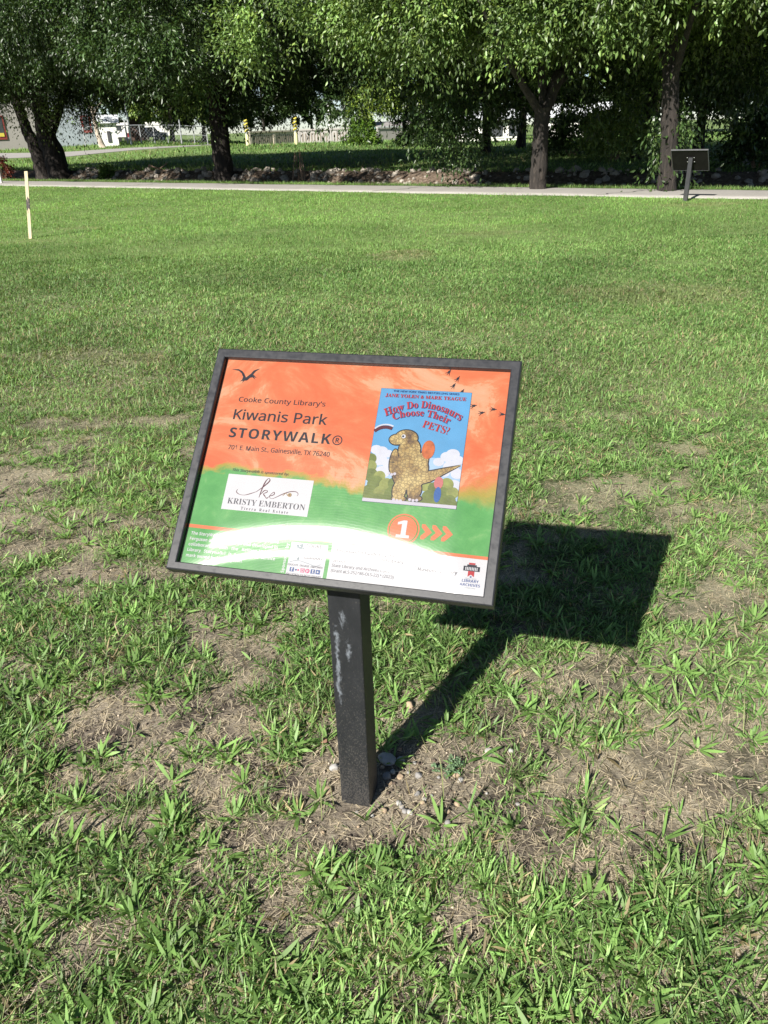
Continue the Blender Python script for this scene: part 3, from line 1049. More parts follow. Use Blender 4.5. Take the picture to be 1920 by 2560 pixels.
    def arc(xc, k):
        def f(x, y):
            d = x - xc
            s = -2 * k * d
            yb = [0]
            return x - (y - base[0]) * s * 0.8, y - k * d * d
        return f
    base = [0]
    for body, xa, xb, yb, cap, xc, k in (('How Do Dinosaurs', 68, 221, 139.5, 15, 144, 0.0040), ('Choose Their', 85, 199, 121.5, 14.5, 140, 0.0042)):
        base[0] = yb
        letters(mb, body, xa + 0.7, yb - 0.7, xb + 0.7, cap, 0.006, 0, L, 10, 'serif', arc(xc, k))
        letters(mb, body, xa, yb, xb, cap, 0, 0, L + 0.0003, 8, 'serif', arc(xc, k))
    letters(mb, 'PETS?', 146, 97.5, 202, 15.5, 0, 0, L + 0.0003, 8, 'serif', None, -0.235)
    sub(mb, 'book_cover', mats)


base0 = Vector((-0.085, 1.470, 0))
base0.z = float(gz(base0.x, base0.y))
story_sign('story_sign', 'black framed story sign on a square post, its printed board orange and green', base0, rad(-15.3), 0.95 - base0.z, True)
fs_ = at(1713, 503)
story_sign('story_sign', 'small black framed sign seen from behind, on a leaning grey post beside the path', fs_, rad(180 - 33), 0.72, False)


# ------------------------------------------------------------------ trees
def unit(a):
    return a / np.maximum(np.linalg.norm(a, axis=-1, keepdims=True), 1e-9)


def leaf_sprays(c, d, L, m, ll, base, r_, wid=0.42, droop=0.35, side=0.12, var=0.25):
    """m leaves along each of the twigs that start at c and run along d for the length L"""
    n = len(c)
    t = r_.random((n, m, 1)) ** 0.7
    d = unit(d)[:, None, :]
    Ln = L[:, None, None]
    off = r_.normal(size=(n, m, 3)) * side * Ln * (0.35 + t)
    p = c[:, None, :] + d * Ln * t + off
    p[..., 2] -= (droop * Ln * t * t)[..., 0]
    ld = unit(d * 0.6 + off / (np.linalg.norm(off, axis=-1, keepdims=True) + 1e-6) * 0.6 + np.array([0, 0, -0.28]) + r_.normal(size=(n, m, 3)) * 0.5)
    nb = unit(np.array([0, 0, 1.0]) + r_.normal(size=(n, m, 3)) * 0.75)
    sd = unit(np.cross(ld, nb))
    nn = np.cross(sd, ld)
    l = ll * (0.65 + 0.7 * r_.random((n, m, 1)))
    w = l * wid * 0.5
    q0, q2 = p, p + ld * l - nn * l * 0.12
    mid = p + ld * l * 0.45
    q1, q3 = mid + sd * w + nn * w * 0.25, mid - sd * w + nn * w * 0.25
    V = np.stack([q0, q1, q2, q3], 2).reshape(-1, 3)
    k = np.arange(n * m) * 4
    F = np.concatenate([np.stack([k, k + 1, k + 2], -1), np.stack([k, k + 2, k + 3], -1)])
    tone = (1 + var * r_.normal(size=(n, 1, 1)) * 0.6 + var * r_.normal(size=(n, m, 1)) * 0.6).clip(0.45, 1.9)
    yel = r_.random((n, m, 1)) ** 3 * 0.5
    bs = np.array(base)
    cl = (bs[None, None, :] if bs.ndim == 1 else bs[:, None, :]) * tone * (1 + yel * np.array([0.9, 0.35, 0.0]))
    cl = np.repeat(cl.reshape(-1, 3), 4, 0)
    return V, F, cl


def crown_mesh(name, parts, parent, mat=None):
    o, Vs, Fs, Cs = 0, [], [], []
    for V, F, C in parts:
        Vs.append(V)
        Fs.append(F + o)
        Cs.append(C)
        o += len(V)
    return np_mesh(name, np.concatenate(Vs), [np.concatenate(Fs)], mat or MAT['leaf'], np.concatenate(Cs), parent)


SUN_GAPS = [at(1040, 455), at(1075, 458), at(1110, 460)]    # bank stones the sun reaches through the canopy


def canopy(base, R, zlo, zhi, n_low, m_low, ll, n_up, tint, seed, zmid=6.4, lean=(0, 0), gap=0.57, light_path=True, flat=0.85):
    r_ = np.random.default_rng(seed)
    bx, by, bz = base

    def sample(n, z0, z1):
        th = r_.random(n) * 2 * math.pi
        z = z0 + (z1 - z0) * r_.random(n) ** 1.0
        lob = 0.72 + 0.5 * vnoise(th * 1.6 + 40, z * 0.55, seed)
        prof = np.where(z < zmid, flat + (1 - flat) * (z - zlo) / max(zmid - zlo, 0.1), np.sqrt(np.clip(1 - ((z - zmid) / (zhi - zmid)) ** 2, 0.02, 1)))
        u = 1 - 0.9 * r_.random(n) ** 1.7
        rr = R * lob * prof * u
        return np.stack([bx + lean[0] * z + np.cos(th) * rr, by + lean[1] * z + np.sin(th) * rr, bz + z], -1), th, u

    def keep(P, hang):
        ok = np.ones(len(P), bool)
        if light_path:
            s = to_s(P[:, 0], P[:, 1])
            ok &= s > 14.9 + 1.3 * vnoise(to_t(P[:, 0], P[:, 1]) * 0.55, P[:, 2] * 0.5, seed + 11)
            ok &= s + 1.41 * (P[:, 2] - hang - 0.17) > 18.65 + 0.5 * vnoise(P[:, 0], P[:, 1], 4)
        sd = np.array(sun_dir)
        for g in SUN_GAPS:
            q = P - np.array(g)
            tt = (q @ sd)[:, None]
            ok &= (np.linalg.norm(q - tt * sd, axis=1) > 1.15) | (tt[:, 0] < 0)
        return ok
    out = []
    # boughs that reach outwards and sink, each set with twigs along its length
    nb, per = int(n_low / 15), 15
    B, th, u = sample(nb, zlo + 0.5, zmid + 0.3)
    BD = unit(np.stack([np.cos(th), np.sin(th), -0.45 - 0.7 * r_.random(nb)], -1) + r_.normal(size=(nb, 3)) * 0.3)
    BL = 0.9 + 1.3 * r_.random(nb)
    t_ = r_.random((nb, per, 1))
    P = (B[:, None] + BD[:, None] * t_ * BL[:, None, None] + r_.normal(size=(nb, per, 3)) * 0.24 * (1.25 - 0.7 * t_)).reshape(-1, 3)
    D = (BD[:, None] * 0.8 + r_.normal(size=(nb, per, 3)) * 0.5 + np.array([0, 0, -0.25])).reshape(-1, 3)
    bs = np.repeat(0.4 + 1.1 * r_.random(nb) ** 1.3, per)[:, None]
    u = np.repeat(u, per)
    clump = 0.65 * vnoise(P[:, 0] * 0.6 + P[:, 2] * 0.5, P[:, 1] * 0.6 + P[:, 2] * 0.75, seed + 3) + 0.35 * vnoise(P[:, 0] * 1.5, P[:, 1] * 1.5 + P[:, 2] * 1.9, seed + 5)
    front = to_s(P[:, 0], P[:, 1]) < to_s(bx, by) + 1.5
    k = keep(P, 0.35) & (clump > np.where(front & (u > 0.45), gap - 0.08, 0.12)) & (P[:, 2] > bz + zlo - np.where(front & light_path, 0.1, 1.0))
    P, D, bs = P[k], D[k], bs[k]
    out.append(leaf_sprays(P, D, 0.4 + 0.4 * r_.random(len(P)), m_low, ll, np.array(tint)[None] * bs, r_, 0.42, 0.25, 0.16))
    if light_path:                                  # the dense hem that hangs out over the path side
        nb = 260
        B = np.stack([r_.uniform(-R, R, nb), r_.uniform(15.2, 18.2, nb), r_.uniform(3.25, 6.0, nb)], -1)
        B = np.stack([NX * B[:, 1] + NY * (B[:, 0] + to_t(bx, by)), NY * B[:, 1] - NX * (B[:, 0] + to_t(bx, by)), B[:, 2] + bz], -1)
        BD = unit(np.array([-NX, -NY, -0.55]) + r_.normal(size=(nb, 3)) * 0.55)
        t_ = r_.random((nb, per, 1))
        P = (B[:, None] + BD[:, None] * t_ * (0.6 + 0.9 * r_.random((nb, 1, 1))) + r_.normal(size=(nb, per, 3)) * 0.26).reshape(-1, 3)
        D = (BD[:, None] * 0.8 + r_.normal(size=(nb, per, 3)) * 0.5 + np.array([0, 0, -0.3])).reshape(-1, 3)
        bs = np.repeat(0.4 + 1.1 * r_.random(nb) ** 1.3, per)[:, None]
        gp = 0.6 * vnoise(to_t(P[:, 0], P[:, 1]) * 0.55 + 9, P[:, 2] * 0.8, seed + 21) + 0.4 * vnoise(to_t(P[:, 0], P[:, 1]) * 1.7, P[:, 2] * 1.9, seed + 23)
        k = keep(P, 0.3) & (P[:, 2] > bz + 2.55 + 1.35 * vnoise(to_t(P[:, 0], P[:, 1]) * 0.7, to_s(P[:, 0], P[:, 1]) * 0.3, seed + 25)) & (gp > 0.47)
        P, D, bs = P[k], D[k], bs[k]
        out.append(leaf_sprays(P, D, 0.4 + 0.4 * r_.random(len(P)), m_low, ll, np.array(tint)[None] * bs, r_, 0.42, 0.25, 0.16))
    if n_up:
        P, th, u = sample(int(n_up), zmid + 0.5, zhi)
        k = keep(P, 0.5)
        P, th = P[k], th[k]
        D = np.stack([np.cos(th), np.sin(th), -0.3 + 0 * th], -1) + r_.normal(size=P.shape) * 0.5
        out.append(leaf_sprays(P, D, 1.0 + 0.8 * r_.random(len(P)), 24, 0.27, tint, r_, 0.55))
    return out


def limb(mb, p0, p1, r0, r1, bend=0.0, n=7, sides=9, wob=0.12, mi=0):
    p0, p1 = Vector(p0), Vector(p1)
    sidev = Vector((random.uniform(-1, 1), random.uniform(-1, 1), 0.0)) * bend
    pts, rs = [], []
    for i in range(n + 1):
        t = i / n
        pts.append(p0.lerp(p1, t) + sidev * math.sin(math.pi * t) + Vector((random.uniform(-1, 1), random.uniform(-1, 1), 0)) * r1 * 0.25)
        rs.append((r0 * (1 - t) + r1 * t) * (1.0 + (0.35 * (1 - t * 5) if t < 0.2 and wob > 0.1 else 0)))
    mb.tube(pts, rs, sides, mi, wob)


def px_tree(name, label, cat, stems, canopies, group, base_px, extra=None, bark=None):
    """stems: list of [(px, py, depth shift), ...] polylines with radii, the first one standing at base_px"""
    b = at(*base_px)
    t = thing(name, label, cat, b, 0, group)
    for st in stems:
        mb = MB()
        for pts, r0, r1 in st:
            P = []
            for q in pts:
                w = at_y(q[0], q[1], b.y + q[2])
                P.append(w - b)
            P[0] = P[0] if len(pts[0]) < 4 else P[0]
            n = len(P)
            rs = [r0 + (r1 - r0) * i / (n - 1) for i in range(n)]
            # densify
            PP, RR = [], []
            for i in range(n - 1):
                for k in range(4):
                    f = k / 4
                    PP.append(P[i].lerp(P[i + 1], f) + Vector((random.uniform(-1, 1), random.uniform(-1, 1), 0)) * rs[i] * 0.07)
                    RR.append(rs[i] + (rs[i + 1] - rs[i]) * f)
            PP.append(P[-1])
            RR.append(rs[-1])
            mb.tube(PP, RR, 12, 0, 0.14)
        mb.build('trunk', bark or MAT['bark'], t, smooth=True)
    o = crown_mesh('crown', canopies(b), t)
    o.matrix_parent_inverse = Matrix.Translation(-b)
    return t


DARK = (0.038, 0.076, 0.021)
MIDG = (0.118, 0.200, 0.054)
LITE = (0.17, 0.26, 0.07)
GRP = 'shade trees along the creek bank'

def hang(b, pxs, dy, tint, seed, length=0.8, m=34, n=7, ll=0.12, spread=0.5):
    # the points are where the lowest leaves hang
    """drooping leafy branch ends at the given picture points, dy metres from the trunk's own depth"""
    r_ = np.random.default_rng(seed)
    C, D = [], []
    for px in pxs:
        q = at_y(px[0], px[1], b[1] + dy + (px[2] if len(px) > 2 else 0))
        for _ in range(n):
            C.append(np.array(q) + r_.normal(size=3) * spread * np.array([1, 1, 0.45]) + np.array([0, 0, 0.95 * length + 0.3 * spread]))
            D.append(np.array([r_.normal() * 0.6, r_.normal() * 0.6 - 0.2, -1.0]))
    C, D = np.array(C), np.array(D)
    return leaf_sprays(C, D, length * (0.6 + 0.7 * r_.random(len(C))), m, ll, tint, r_, 0.42, 0.2, 0.2)


px_tree('leaning_tree', 'big tree with two thick leaning trunks at the far left of the creek', 'tree',
        [[([(152, 450, 0.0), (140, 405, 0), (124, 360, 0), (110, 320, 0.2), (100, 250, 0.4), (92, 100, 0.8), (90, -60, 1)], 0.50, 0.30),
          ([(124, 350, 0.0), (108, 318, -0.4), (98, 300, -0.8), (84, 255, -1.4), (60, 190, -2)], 0.14, 0.07),
          ([(130, 330, 0.1), (160, 230, 0.5), (210, 120, 1.2), (270, 0, 2)], 0.20, 0.10)],
         [([(112, 450, 0.6), (100, 405, 0.6), (84, 360, 0.6), (68, 330, 0.6), (40, 250, 0.4), (10, 120, 0)], 0.36, 0.16)]],
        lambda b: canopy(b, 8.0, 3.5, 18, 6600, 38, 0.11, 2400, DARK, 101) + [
            hang(b, [(55, 290), (85, 305), (100, 285), (120, 300), (75, 325), (130, 320), (35, 280), (110, 340)], -1.2, MIDG, 201, 0.8, 26, 6),
            hang(b, [(185, 345), (205, 362), (190, 315), (225, 300), (245, 290), (180, 280), (290, 285)], 1.2, DARK, 202, 0.9, 26, 7),
            hang(b, [(150, 270), (200, 250), (240, 240), (60, 240), (20, 250), (110, 240), (280, 250), (150, 300)], 2.5, DARK, 203, 1.0, 30, 14, 0.13, 0.8)],
        GRP, (150, 446))
px_tree('shade_tree', 'thick upright trunk with drooping leafy shoots, in front of the chain link fence', 'tree',
        [[([(563, 452, 0.0), (558, 415, 0), (552, 365, 0), (546, 300, 0), (540, 220, 0.3), (532, 100, 0.6), (528, -60, 0.8)], 0.40, 0.24),
          ([(560, 455, -0.1), (567, 420, -0.34), (575, 395, -0.3)], 0.05, 0.03),
          ([(548, 290, 0.0), (580, 200, 0.6), (640, 80, 1.4), (690, -30, 2)], 0.17, 0.09),
          ([(545, 280, 0.0), (505, 190, -0.6), (450, 80, -1.4), (400, -40, -2)], 0.15, 0.08)]],
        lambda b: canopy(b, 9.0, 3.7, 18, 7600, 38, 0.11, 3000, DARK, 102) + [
            hang(b, [(455, 305), (480, 325), (500, 300), (520, 280), (470, 345), (510, 340)], -0.8, MIDG, 211, 0.9, 24, 5),
            hang(b, [(600, 330), (625, 335), (640, 320), (615, 290), (660, 300), (590, 350)], 0.6, DARK, 212, 0.9, 26, 7),
            hang(b, [(440, 150), (430, 190), (425, 215), (468, 165), (470, 205), (452, 110), (492, 100)], -2.2, LITE, 213, 0.8, 30, 4, 0.11, 0.14),
            hang(b, [(560, 260), (610, 250), (660, 255), (500, 240), (700, 270), (740, 260), (760, 300), (700, 310)], 2.5, DARK, 214, 1.1, 30, 14, 0.13, 0.8)],
        GRP, (565, 448))
px_tree('forked_tree', 'slim tree whose trunk forks into three limbs halfway up, right of the middle', 'tree',
        [[([(1344, 482, 0.0), (1347, 430, 0), (1350, 360, 0), (1354, 300, 0), (1357, 270, 0)], 0.195, 0.165),
          ([(1354, 290, 0.0), (1340, 265, -0.1), (1315, 225, -0.4), (1290, 185, -0.7), (1250, 110, -1.2), (1200, 0, -1.8)], 0.10, 0.05),
          ([(1357, 285, 0.0), (1357, 230, 0.1), (1352, 170, 0.3), (1345, 80, 0.5), (1335, -50, 0.9)], 0.095, 0.055),
          ([(1357, 285, 0.0), (1385, 215, 0.2), (1415, 150, 0.4), (1450, 90, 0.6), (1500, -30, 1.0)], 0.15, 0.09),
          ([(1390, 220, 0.2), (1425, 185, 0.8), (1470, 130, 1.4)], 0.05, 0.03)]],
        lambda b: canopy(b, 7.6, 3.6, 11, 7000, 38, 0.105, 2400, MIDG, 103) + [
            hang(b, [(1120, 330), (1100, 360), (1140, 350), (1160, 320), (1080, 330), (1110, 390), (1090, 410), (1150, 390), (1060, 300), (1130, 415), (1170, 370), (1100, 300)], 1.6, DARK, 221, 0.7, 30, 9, 0.115, 0.35),
            hang(b, [(840, 345), (860, 365), (830, 320), (865, 335), (850, 300)], 3.0, DARK, 222, 0.7, 26, 5, 0.12, 0.25),
            hang(b, [(1250, 330), (1230, 350), (1270, 310), (1200, 320)], 3.0, DARK, 223, 0.8, 26, 6, 0.12, 0.4),
            hang(b, [(1050, 260), (1100, 240), (1150, 260), (1200, 250), (1250, 240), (1300, 260), (1000, 240), (1420, 250), (1480, 270), (1450, 300), (1400, 290), (1230, 290), (1100, 280)], 3.8, DARK, 224, 1.1, 30, 14, 0.13, 0.8)],
        GRP, (1345, 477))
px_tree('straight_tree', 'tall dark straight trunk wrapped in leafy shoots, just left of the small sign', 'tree',
        [[([(1666, 490, 0.0), (1668, 440, 0), (1672, 380, 0), (1675, 300, 0), (1677, 220, 0), (1676, 140, 0.1), (1672, 40, 0.2), (1668, -70, 0.4)], 0.20, 0.13),
          ([(1676, 230, 0.0), (1695, 160, -0.2), (1715, 90, -0.6), (1750, -20, -1.2)], 0.08, 0.05),
          ([(1675, 180, 0.0), (1640, 110, 0.2), (1590, 20, 0.6)], 0.06, 0.04)]],
        lambda b: canopy(b, 6.8, 3.5, 11, 6600, 38, 0.105, 2000, MIDG, 104) + [
            hang(b, [(1655, 400), (1690, 410), (1660, 430), (1685, 380), (1670, 350), (1695, 350), (1650, 375), (1680, 445), (1655, 450)], 0.1, DARK, 231, 0.5, 24, 5, 0.11, 0.15),
            hang(b, [(1560, 385), (1540, 370), (1600, 395), (1520, 395), (1580, 360), (1620, 380), (1500, 360), (1550, 340), (1600, 340)], 5.0, MIDG, 232, 0.8, 28, 6, 0.12, 0.4),
            hang(b, [(1720, 250), (1760, 270), (1800, 260), (1840, 250), (1880, 270), (1900, 300), (1780, 310), (1840, 310), (1550, 250), (1600, 260), (1740, 320), (1800, 340), (1640, 260)], 3.8, DARK, 233, 1.1, 30, 14, 0.13, 0.8)],
        GRP, (1667, 482))


# ------------------------------------------------------------------ beyond the creek
def span(p, px):
    """metres covered by this many picture pixels at the depth of the point p"""
    return px * (p.y * cp_ + (CAM_H - p.z) * sp_) / FPX


def z_at(p, px, py):
    """height where the picture shows (px, py) at the depth of the point p"""
    return at_y(px, py, p.y).z


CREAM = surf('cream_panels', (0.50, 0.44, 0.36), 0.8, 0.08, 0.7)
GREYP = surf('grey_panels', (0.36, 0.34, 0.32), 0.8, 0.08, 0.7)
DARKGAP = surf('panel_recess', (0.2, 0.17, 0.14), 0.9, 0.1, 1)
GALV = surf('galvanised_steel', (0.42, 0.43, 0.44), 0.45, 0.15, 3, 0, 0.5)
YEL = surf('yellow_sleeve', (0.52, 0.43, 0.06), 0.55, 0.1, 3)
PALEY = surf('pale_yellow_sleeve', (0.68, 0.62, 0.34), 0.6, 0.1, 3)
DKGREY = surf('dark_grey', (0.05, 0.05, 0.055), 0.6, 0.15, 3)
WHITEP = surf('white_paint', (0.72, 0.71, 0.68), 0.6, 0.06, 0.8)
BRICK = surf('brown_brick', (0.085, 0.05, 0.038), 0.9, 0.25, 3)
RENDER = surf('grey_render', (0.26, 0.245, 0.225), 0.9, 0.1, 0.6)
BLUEG = surf('blue_grey_render', (0.27, 0.31, 0.33), 0.9, 0.1, 0.6)
REDF = surf('red_trim', (0.17, 0.025, 0.02), 0.6, 0.1, 2)
GLASS = surf('dark_glass', (0.05, 0.055, 0.06), 0.12, 0.2, 2)
TEAL = surf('pale_teal_trim', (0.30, 0.52, 0.47), 0.6, 0.06, 2)
ROOFM = surf('pale_metal_roof', (0.55, 0.57, 0.58), 0.45, 0.08, 2)
WOOD = surf('weathered_pine', (0.58, 0.44, 0.22), 0.75, 0.18, 14, 0.2)
MAROON = surf('maroon_paint', (0.16, 0.015, 0.02), 0.25, 0.1, 4)
SLATEP = surf('grey_blue_paint', (0.16, 0.18, 0.21), 0.25, 0.1, 4)
RUBBER = surf('black_rubber', (0.02, 0.02, 0.02), 0.85, 0.2, 4)
STONE = surf('pale_stone', (0.29, 0.26, 0.22), 0.9, 0.35, 9, 0.5, 0, 0.3)
DRYST = surf('dry_stalk', (0.24, 0.17, 0.12), 0.9, 0.3, 12)


def face_cam(p):
    return math.atan2(-p.x, p.y)


def placed(name, label, cat, p, rz=0.0, group=None):
    return thing(name, label, cat, p, rz, group)


# -- left: long building with red framed windows
b = at(40, 374)
W = span(b, 270)
bl = placed('grey_building', 'grey rendered building with red framed windows behind the leaning tree', 'building', b, face_cam(b) + 0.05)
Hb = z_at(b, 40, 205) - b.z
x0, x1 = -span(b, 75), span(b, 212)
xm = span(b, 95)
mb = MB().box(((x0 + xm) / 2, 3, Hb / 2 - 0.2), (xm - x0, 6, Hb + 0.4))
mb.build('wall', RENDER, bl)
mb = MB().box(((xm + x1) / 2 + 0.03, 2.9, Hb / 2 - 0.25), (x1 - xm, 6, Hb + 0.3))
mb.build('wall', BLUEG, bl)
mb = MB().box(((x0 + x1) / 2, 3, Hb + 0.12), (x1 - x0 + 0.8, 6.8, 0.24))
mb.build('roof', ROOFM, bl)
for px0, px1, py0, py1, note in ((-28, 26, 288, 348, True), (206, 229, 292, 337, False), (-62, -44, 290, 348, False)):
    wx0, wx1 = span(b, px0 - 40), span(b, px1 - 40)
    z0, z1 = z_at(b, 40, py1) - b.z, z_at(b, 40, py0) - b.z
    yf = -0.1 if px0 > 100 else 0.0
    wn_ = MB().box(((wx0 + wx1) / 2, yf - 0.05, (z0 + z1) / 2), (wx1 - wx0, 0.1, z1 - z0)).build('window', REDF, bl)
    MB().box(((wx0 + wx1) / 2, yf - 0.105, (z0 + z1) / 2 + 0.08), (wx1 - wx0 - 0.3, 0.03, z1 - z0 - 0.35)).build('pane', GLASS, wn_)
    if note:
        MB().box((wx1 - 0.42, yf - 0.14, z0 + 0.42), (0.42, 0.03, 0.32)).build('notice', YEL, wn_)

# -- white shed and brick building behind the fence
p = at(270, 366)
sh = placed('white_shed', 'small white shed with a bright metal roof beside the chain link fence', 'shed', p, face_cam(p))
w, hh = span(p, 50), z_at(p, 270, 308) - p.z
MB().box((0.1, 2, hh / 2 - 0.2), (w, 4, hh + 0.4)).build('wall', WHITEP, sh)
mb = MB()
mb.add([(-w / 2 - 0.2, -0.3, hh), (w / 2 + 0.4, -0.3, hh), (w / 2 + 0.4, 4.2, hh), (-w / 2 - 0.2, 4.2, hh), (-w / 2 - 0.2, 2, hh + 0.75), (w / 2 + 0.4, 2, hh + 0.75)],
       [(0, 1, 5, 4), (2, 3, 4, 5), (0, 4, 3), (1, 2, 5), (3, 2, 1, 0)])
mb.build('roof', ROOFM, sh)
MB().box((0.25, -0.04, hh * 0.42), (0.3, 0.08, 0.95)).build('door_vent', DKGREY, sh)
p = at(308, 358)
p = Vector((p.x, p.y + 8, float(gz(p.x, p.y + 8))))
bb = placed('brick_building', 'dark brown brick building behind the white shed', 'building', p, face_cam(p))
hh = z_at(p, 308, 282) - p.z
MB().box((-span(p, 4), 3, hh / 2 - 0.3), (span(p, 36), 6, hh + 0.6)).build('wall', BRICK, bb)
MB().box((-span(p, 4), 3, hh + 0.15), (span(p, 42), 6.8, 0.3)).build('roof', ROOFM, bb)

# -- chain link fence
fa, fb = at(215, 367), at(520, 362)
fl = placed('chain_link_fence', 'tall galvanised chain link fence in front of the parked truck', 'fence', fa)
dv = fb - fa
ln = math.hypot(dv.x, dv.y)
hf = z_at(at(335, 364), 335, 313) - at(335, 364).z
n = 9
def on_f(t):
    q = fa.lerp(fb, t)
    return Vector((q.x - fa.x, q.y - fa.y, float(gz(q.x, q.y)) - fa.z))
for i in range(n + 1):
    q = on_f(i / n)
    tall = 1.32 if i in (3, 7) else 1.0
    MB().tube([q + Vector((0, 0, -0.2)), q + Vector((0, 0, hf * tall))], 0.075 if tall > 1 else 0.05, 8).build('fence_post', GALV, fl)
MB().tube([on_f(i / 20) + Vector((0, 0, hf)) for i in range(21)], 0.045, 6).build('top_rail', GALV, fl)
MB().tube([on_f(i / 20) + Vector((0, 0, hf * 0.5)) for i in range(15, 21)], 0.03, 6).build('middle_rail', GALV, fl)
MB().tube([on_f(0.17) + Vector((0, 0, 0.1)), on_f(0.33) + Vector((0, 0, hf * 0.95))], 0.045, 6).build('brace', GALV, fl)
mb = MB()
st = 0.34
k = int(ln / st)
for i in range(-int(hf / st), k):
    for sgn in (1, -1):
        a0, a1 = (i * st, i * st + hf) if sgn > 0 else (i * st + hf, i * st)
        z0, z1 = 0.02, hf
        # clip to the run of the fence
        pts = []
        for aa, zz in ((a0, z0), (a1, z1)):
            pts.append([aa, zz])
        for u_ in (0, 1):
            if pts[u_][0] < 0:
                pts[u_][1] += abs(pts[u_][0]); pts[u_][0] = 0
                if u_ == 1: pts[u_][1] = hf - abs(a1)
            if pts[u_][0] > ln:
                e = pts[u_][0] - ln
                pts[u_][0] = ln
                pts[u_][1] = pts[u_][1] - e if u_ == 1 else pts[u_][1] + e
        if min(pts[0][1], pts[1][1]) < 0 or max(pts[0][1], pts[1][1]) > hf + 0.01:
            continue
        P = [on_f(aa / ln) + Vector((0, 0, zz)) for aa, zz in pts]
        mb.tube(P, 0.007, 3)
mb.build('wire_mesh', GALV, fl)

# -- pale pipe post in front of the shed
p = at(258, 369)
rs_ = placed('slim_tree', 'slim pale trunk with a thin leafy top in front of the white shed', 'tree', p)
mb = MB()
limb(mb, (0, 0, -0.2), (-0.35, 0.1, 3.4), 0.26, 0.13, 0.2, 7)
limb(mb, (-0.3, 0.1, 2.6), (-1.3, 0.2, 4.6), 0.1, 0.05, 0.2, 5)
limb(mb, (-0.3, 0.1, 2.8), (0.9, 0.2, 4.8), 0.1, 0.05, 0.2, 5)
mb.build('trunk', surf('pale_bark', (0.36, 0.30, 0.24), 0.9, 0.3, 3, 0.4), rs_, smooth=True)
r_ = np.random.default_rng(31)
C = np.array(p) + np.array([-0.1, 0.2, 5.2]) + r_.normal(size=(150, 3)) * np.array([1.5, 1.2, 1.1])
o = crown_mesh('crown', [leaf_sprays(C, r_.normal(size=(150, 3)), np.full(150, 0.8), 16, 0.28, MIDG, r_)], rs_)
o.matrix_parent_inverse = Matrix.Translation(-p)

# -- truck and van
def pickup(p, rz):
    t = placed('pickup_truck', 'maroon and grey pickup truck parked behind the chain link fence', 'truck', p, rz)
    prof = [(-2.7, 0.55), (-2.7, 1.15), (-0.65, 1.15), (-0.5, 1.78), (0.75, 1.8), (1.35, 1.2), (2.55, 1.08), (2.7, 0.6)]
    def body(pr, w, name, mat, y=0.0):
        mb = MB()
        n_ = len(pr)
        vs = [(x, s_ * w / 2 + y, z) for s_ in (-1, 1) for x, z in pr]
        fs = [tuple(range(n_)), tuple(reversed(range(n_, 2 * n_)))] + [(i, i + n_, (i + 1) % n_ + n_, (i + 1) % n_) for i in range(n_)]
        return mb.add(vs, fs).build(name, mat, t, bevel=0.05)
    body([(-2.7, 0.55), (-2.7, 1.15), (-0.75, 1.15), (-0.75, 0.55)], 1.9, 'cargo_bed', MAROON)
    body([(-0.74, 0.55), (-0.74, 1.17), (1.35, 1.17), (2.5, 1.08), (2.7, 0.95), (2.7, 0.55)], 1.88, 'body', SLATEP)
    body([(-0.7, 1.17), (-0.52, 1.78), (0.72, 1.8), (1.3, 1.17)], 1.7, 'cab', SLATEP)
    body([(-0.5, 1.2), (-0.38, 1.7), (0.66, 1.71), (1.1, 1.2)], 1.72, 'side_window', GLASS)
    for sx in (-1.75, 1.75):
        for sy in (-0.86, 0.86):
            wh = MB().tube([(sx, sy - 0.13, 0.38), (sx, sy + 0.13, 0.38)], 0.38, 20).build('wheel', RUBBER, t)
            MB().tube([(sx, sy - 0.135, 0.38), (sx, sy + 0.135, 0.38)], 0.2, 14).build('rim', GALV, wh)
    for sy in (-0.75, 0.75):
        MB().box((-2.71, sy, 1.0), (0.06, 0.25, 0.2)).build('tail_light', surf('tail_lens', (0.5, 0.05, 0.03), 0.2), t)
    MB().box((-2.76, 0, 0.55), (0.12, 1.8, 0.16)).build('bumper', GALV, t)
    return t


p = at(372, 356)
p = Vector((p.x * 1.12, p.y * 1.12, 0))
p.z = float(gz(p.x, p.y))
pickup(p, face_cam(p) + 0.55)
p2 = Vector((p.x - 6.0, p.y + 14, float(gz(p.x - 6, p.y + 14))))
vn = placed('white_trailer', 'long white trailer parked behind the pickup truck', 'trailer', p2, face_cam(p2))
MB().box((0.5, 0, 1.6), (10.5, 2.4, 2.0)).build('body', WHITEP, vn, bevel=0.08)
MB().box((0.5, 0, 0.55), (9.6, 1.6, 0.12)).build('chassis', DKGREY, vn)
for sx in (-2.0, -0.9, 3.6):
    MB().tube([(sx, -1.15, 0.4), (sx, -0.85, 0.4)], 0.4, 16).build('wheel', RUBBER, vn)
MB().box((-2.2, -1.22, 1.9), (1.4, 0.04, 0.7)).build('window', GLASS, vn)

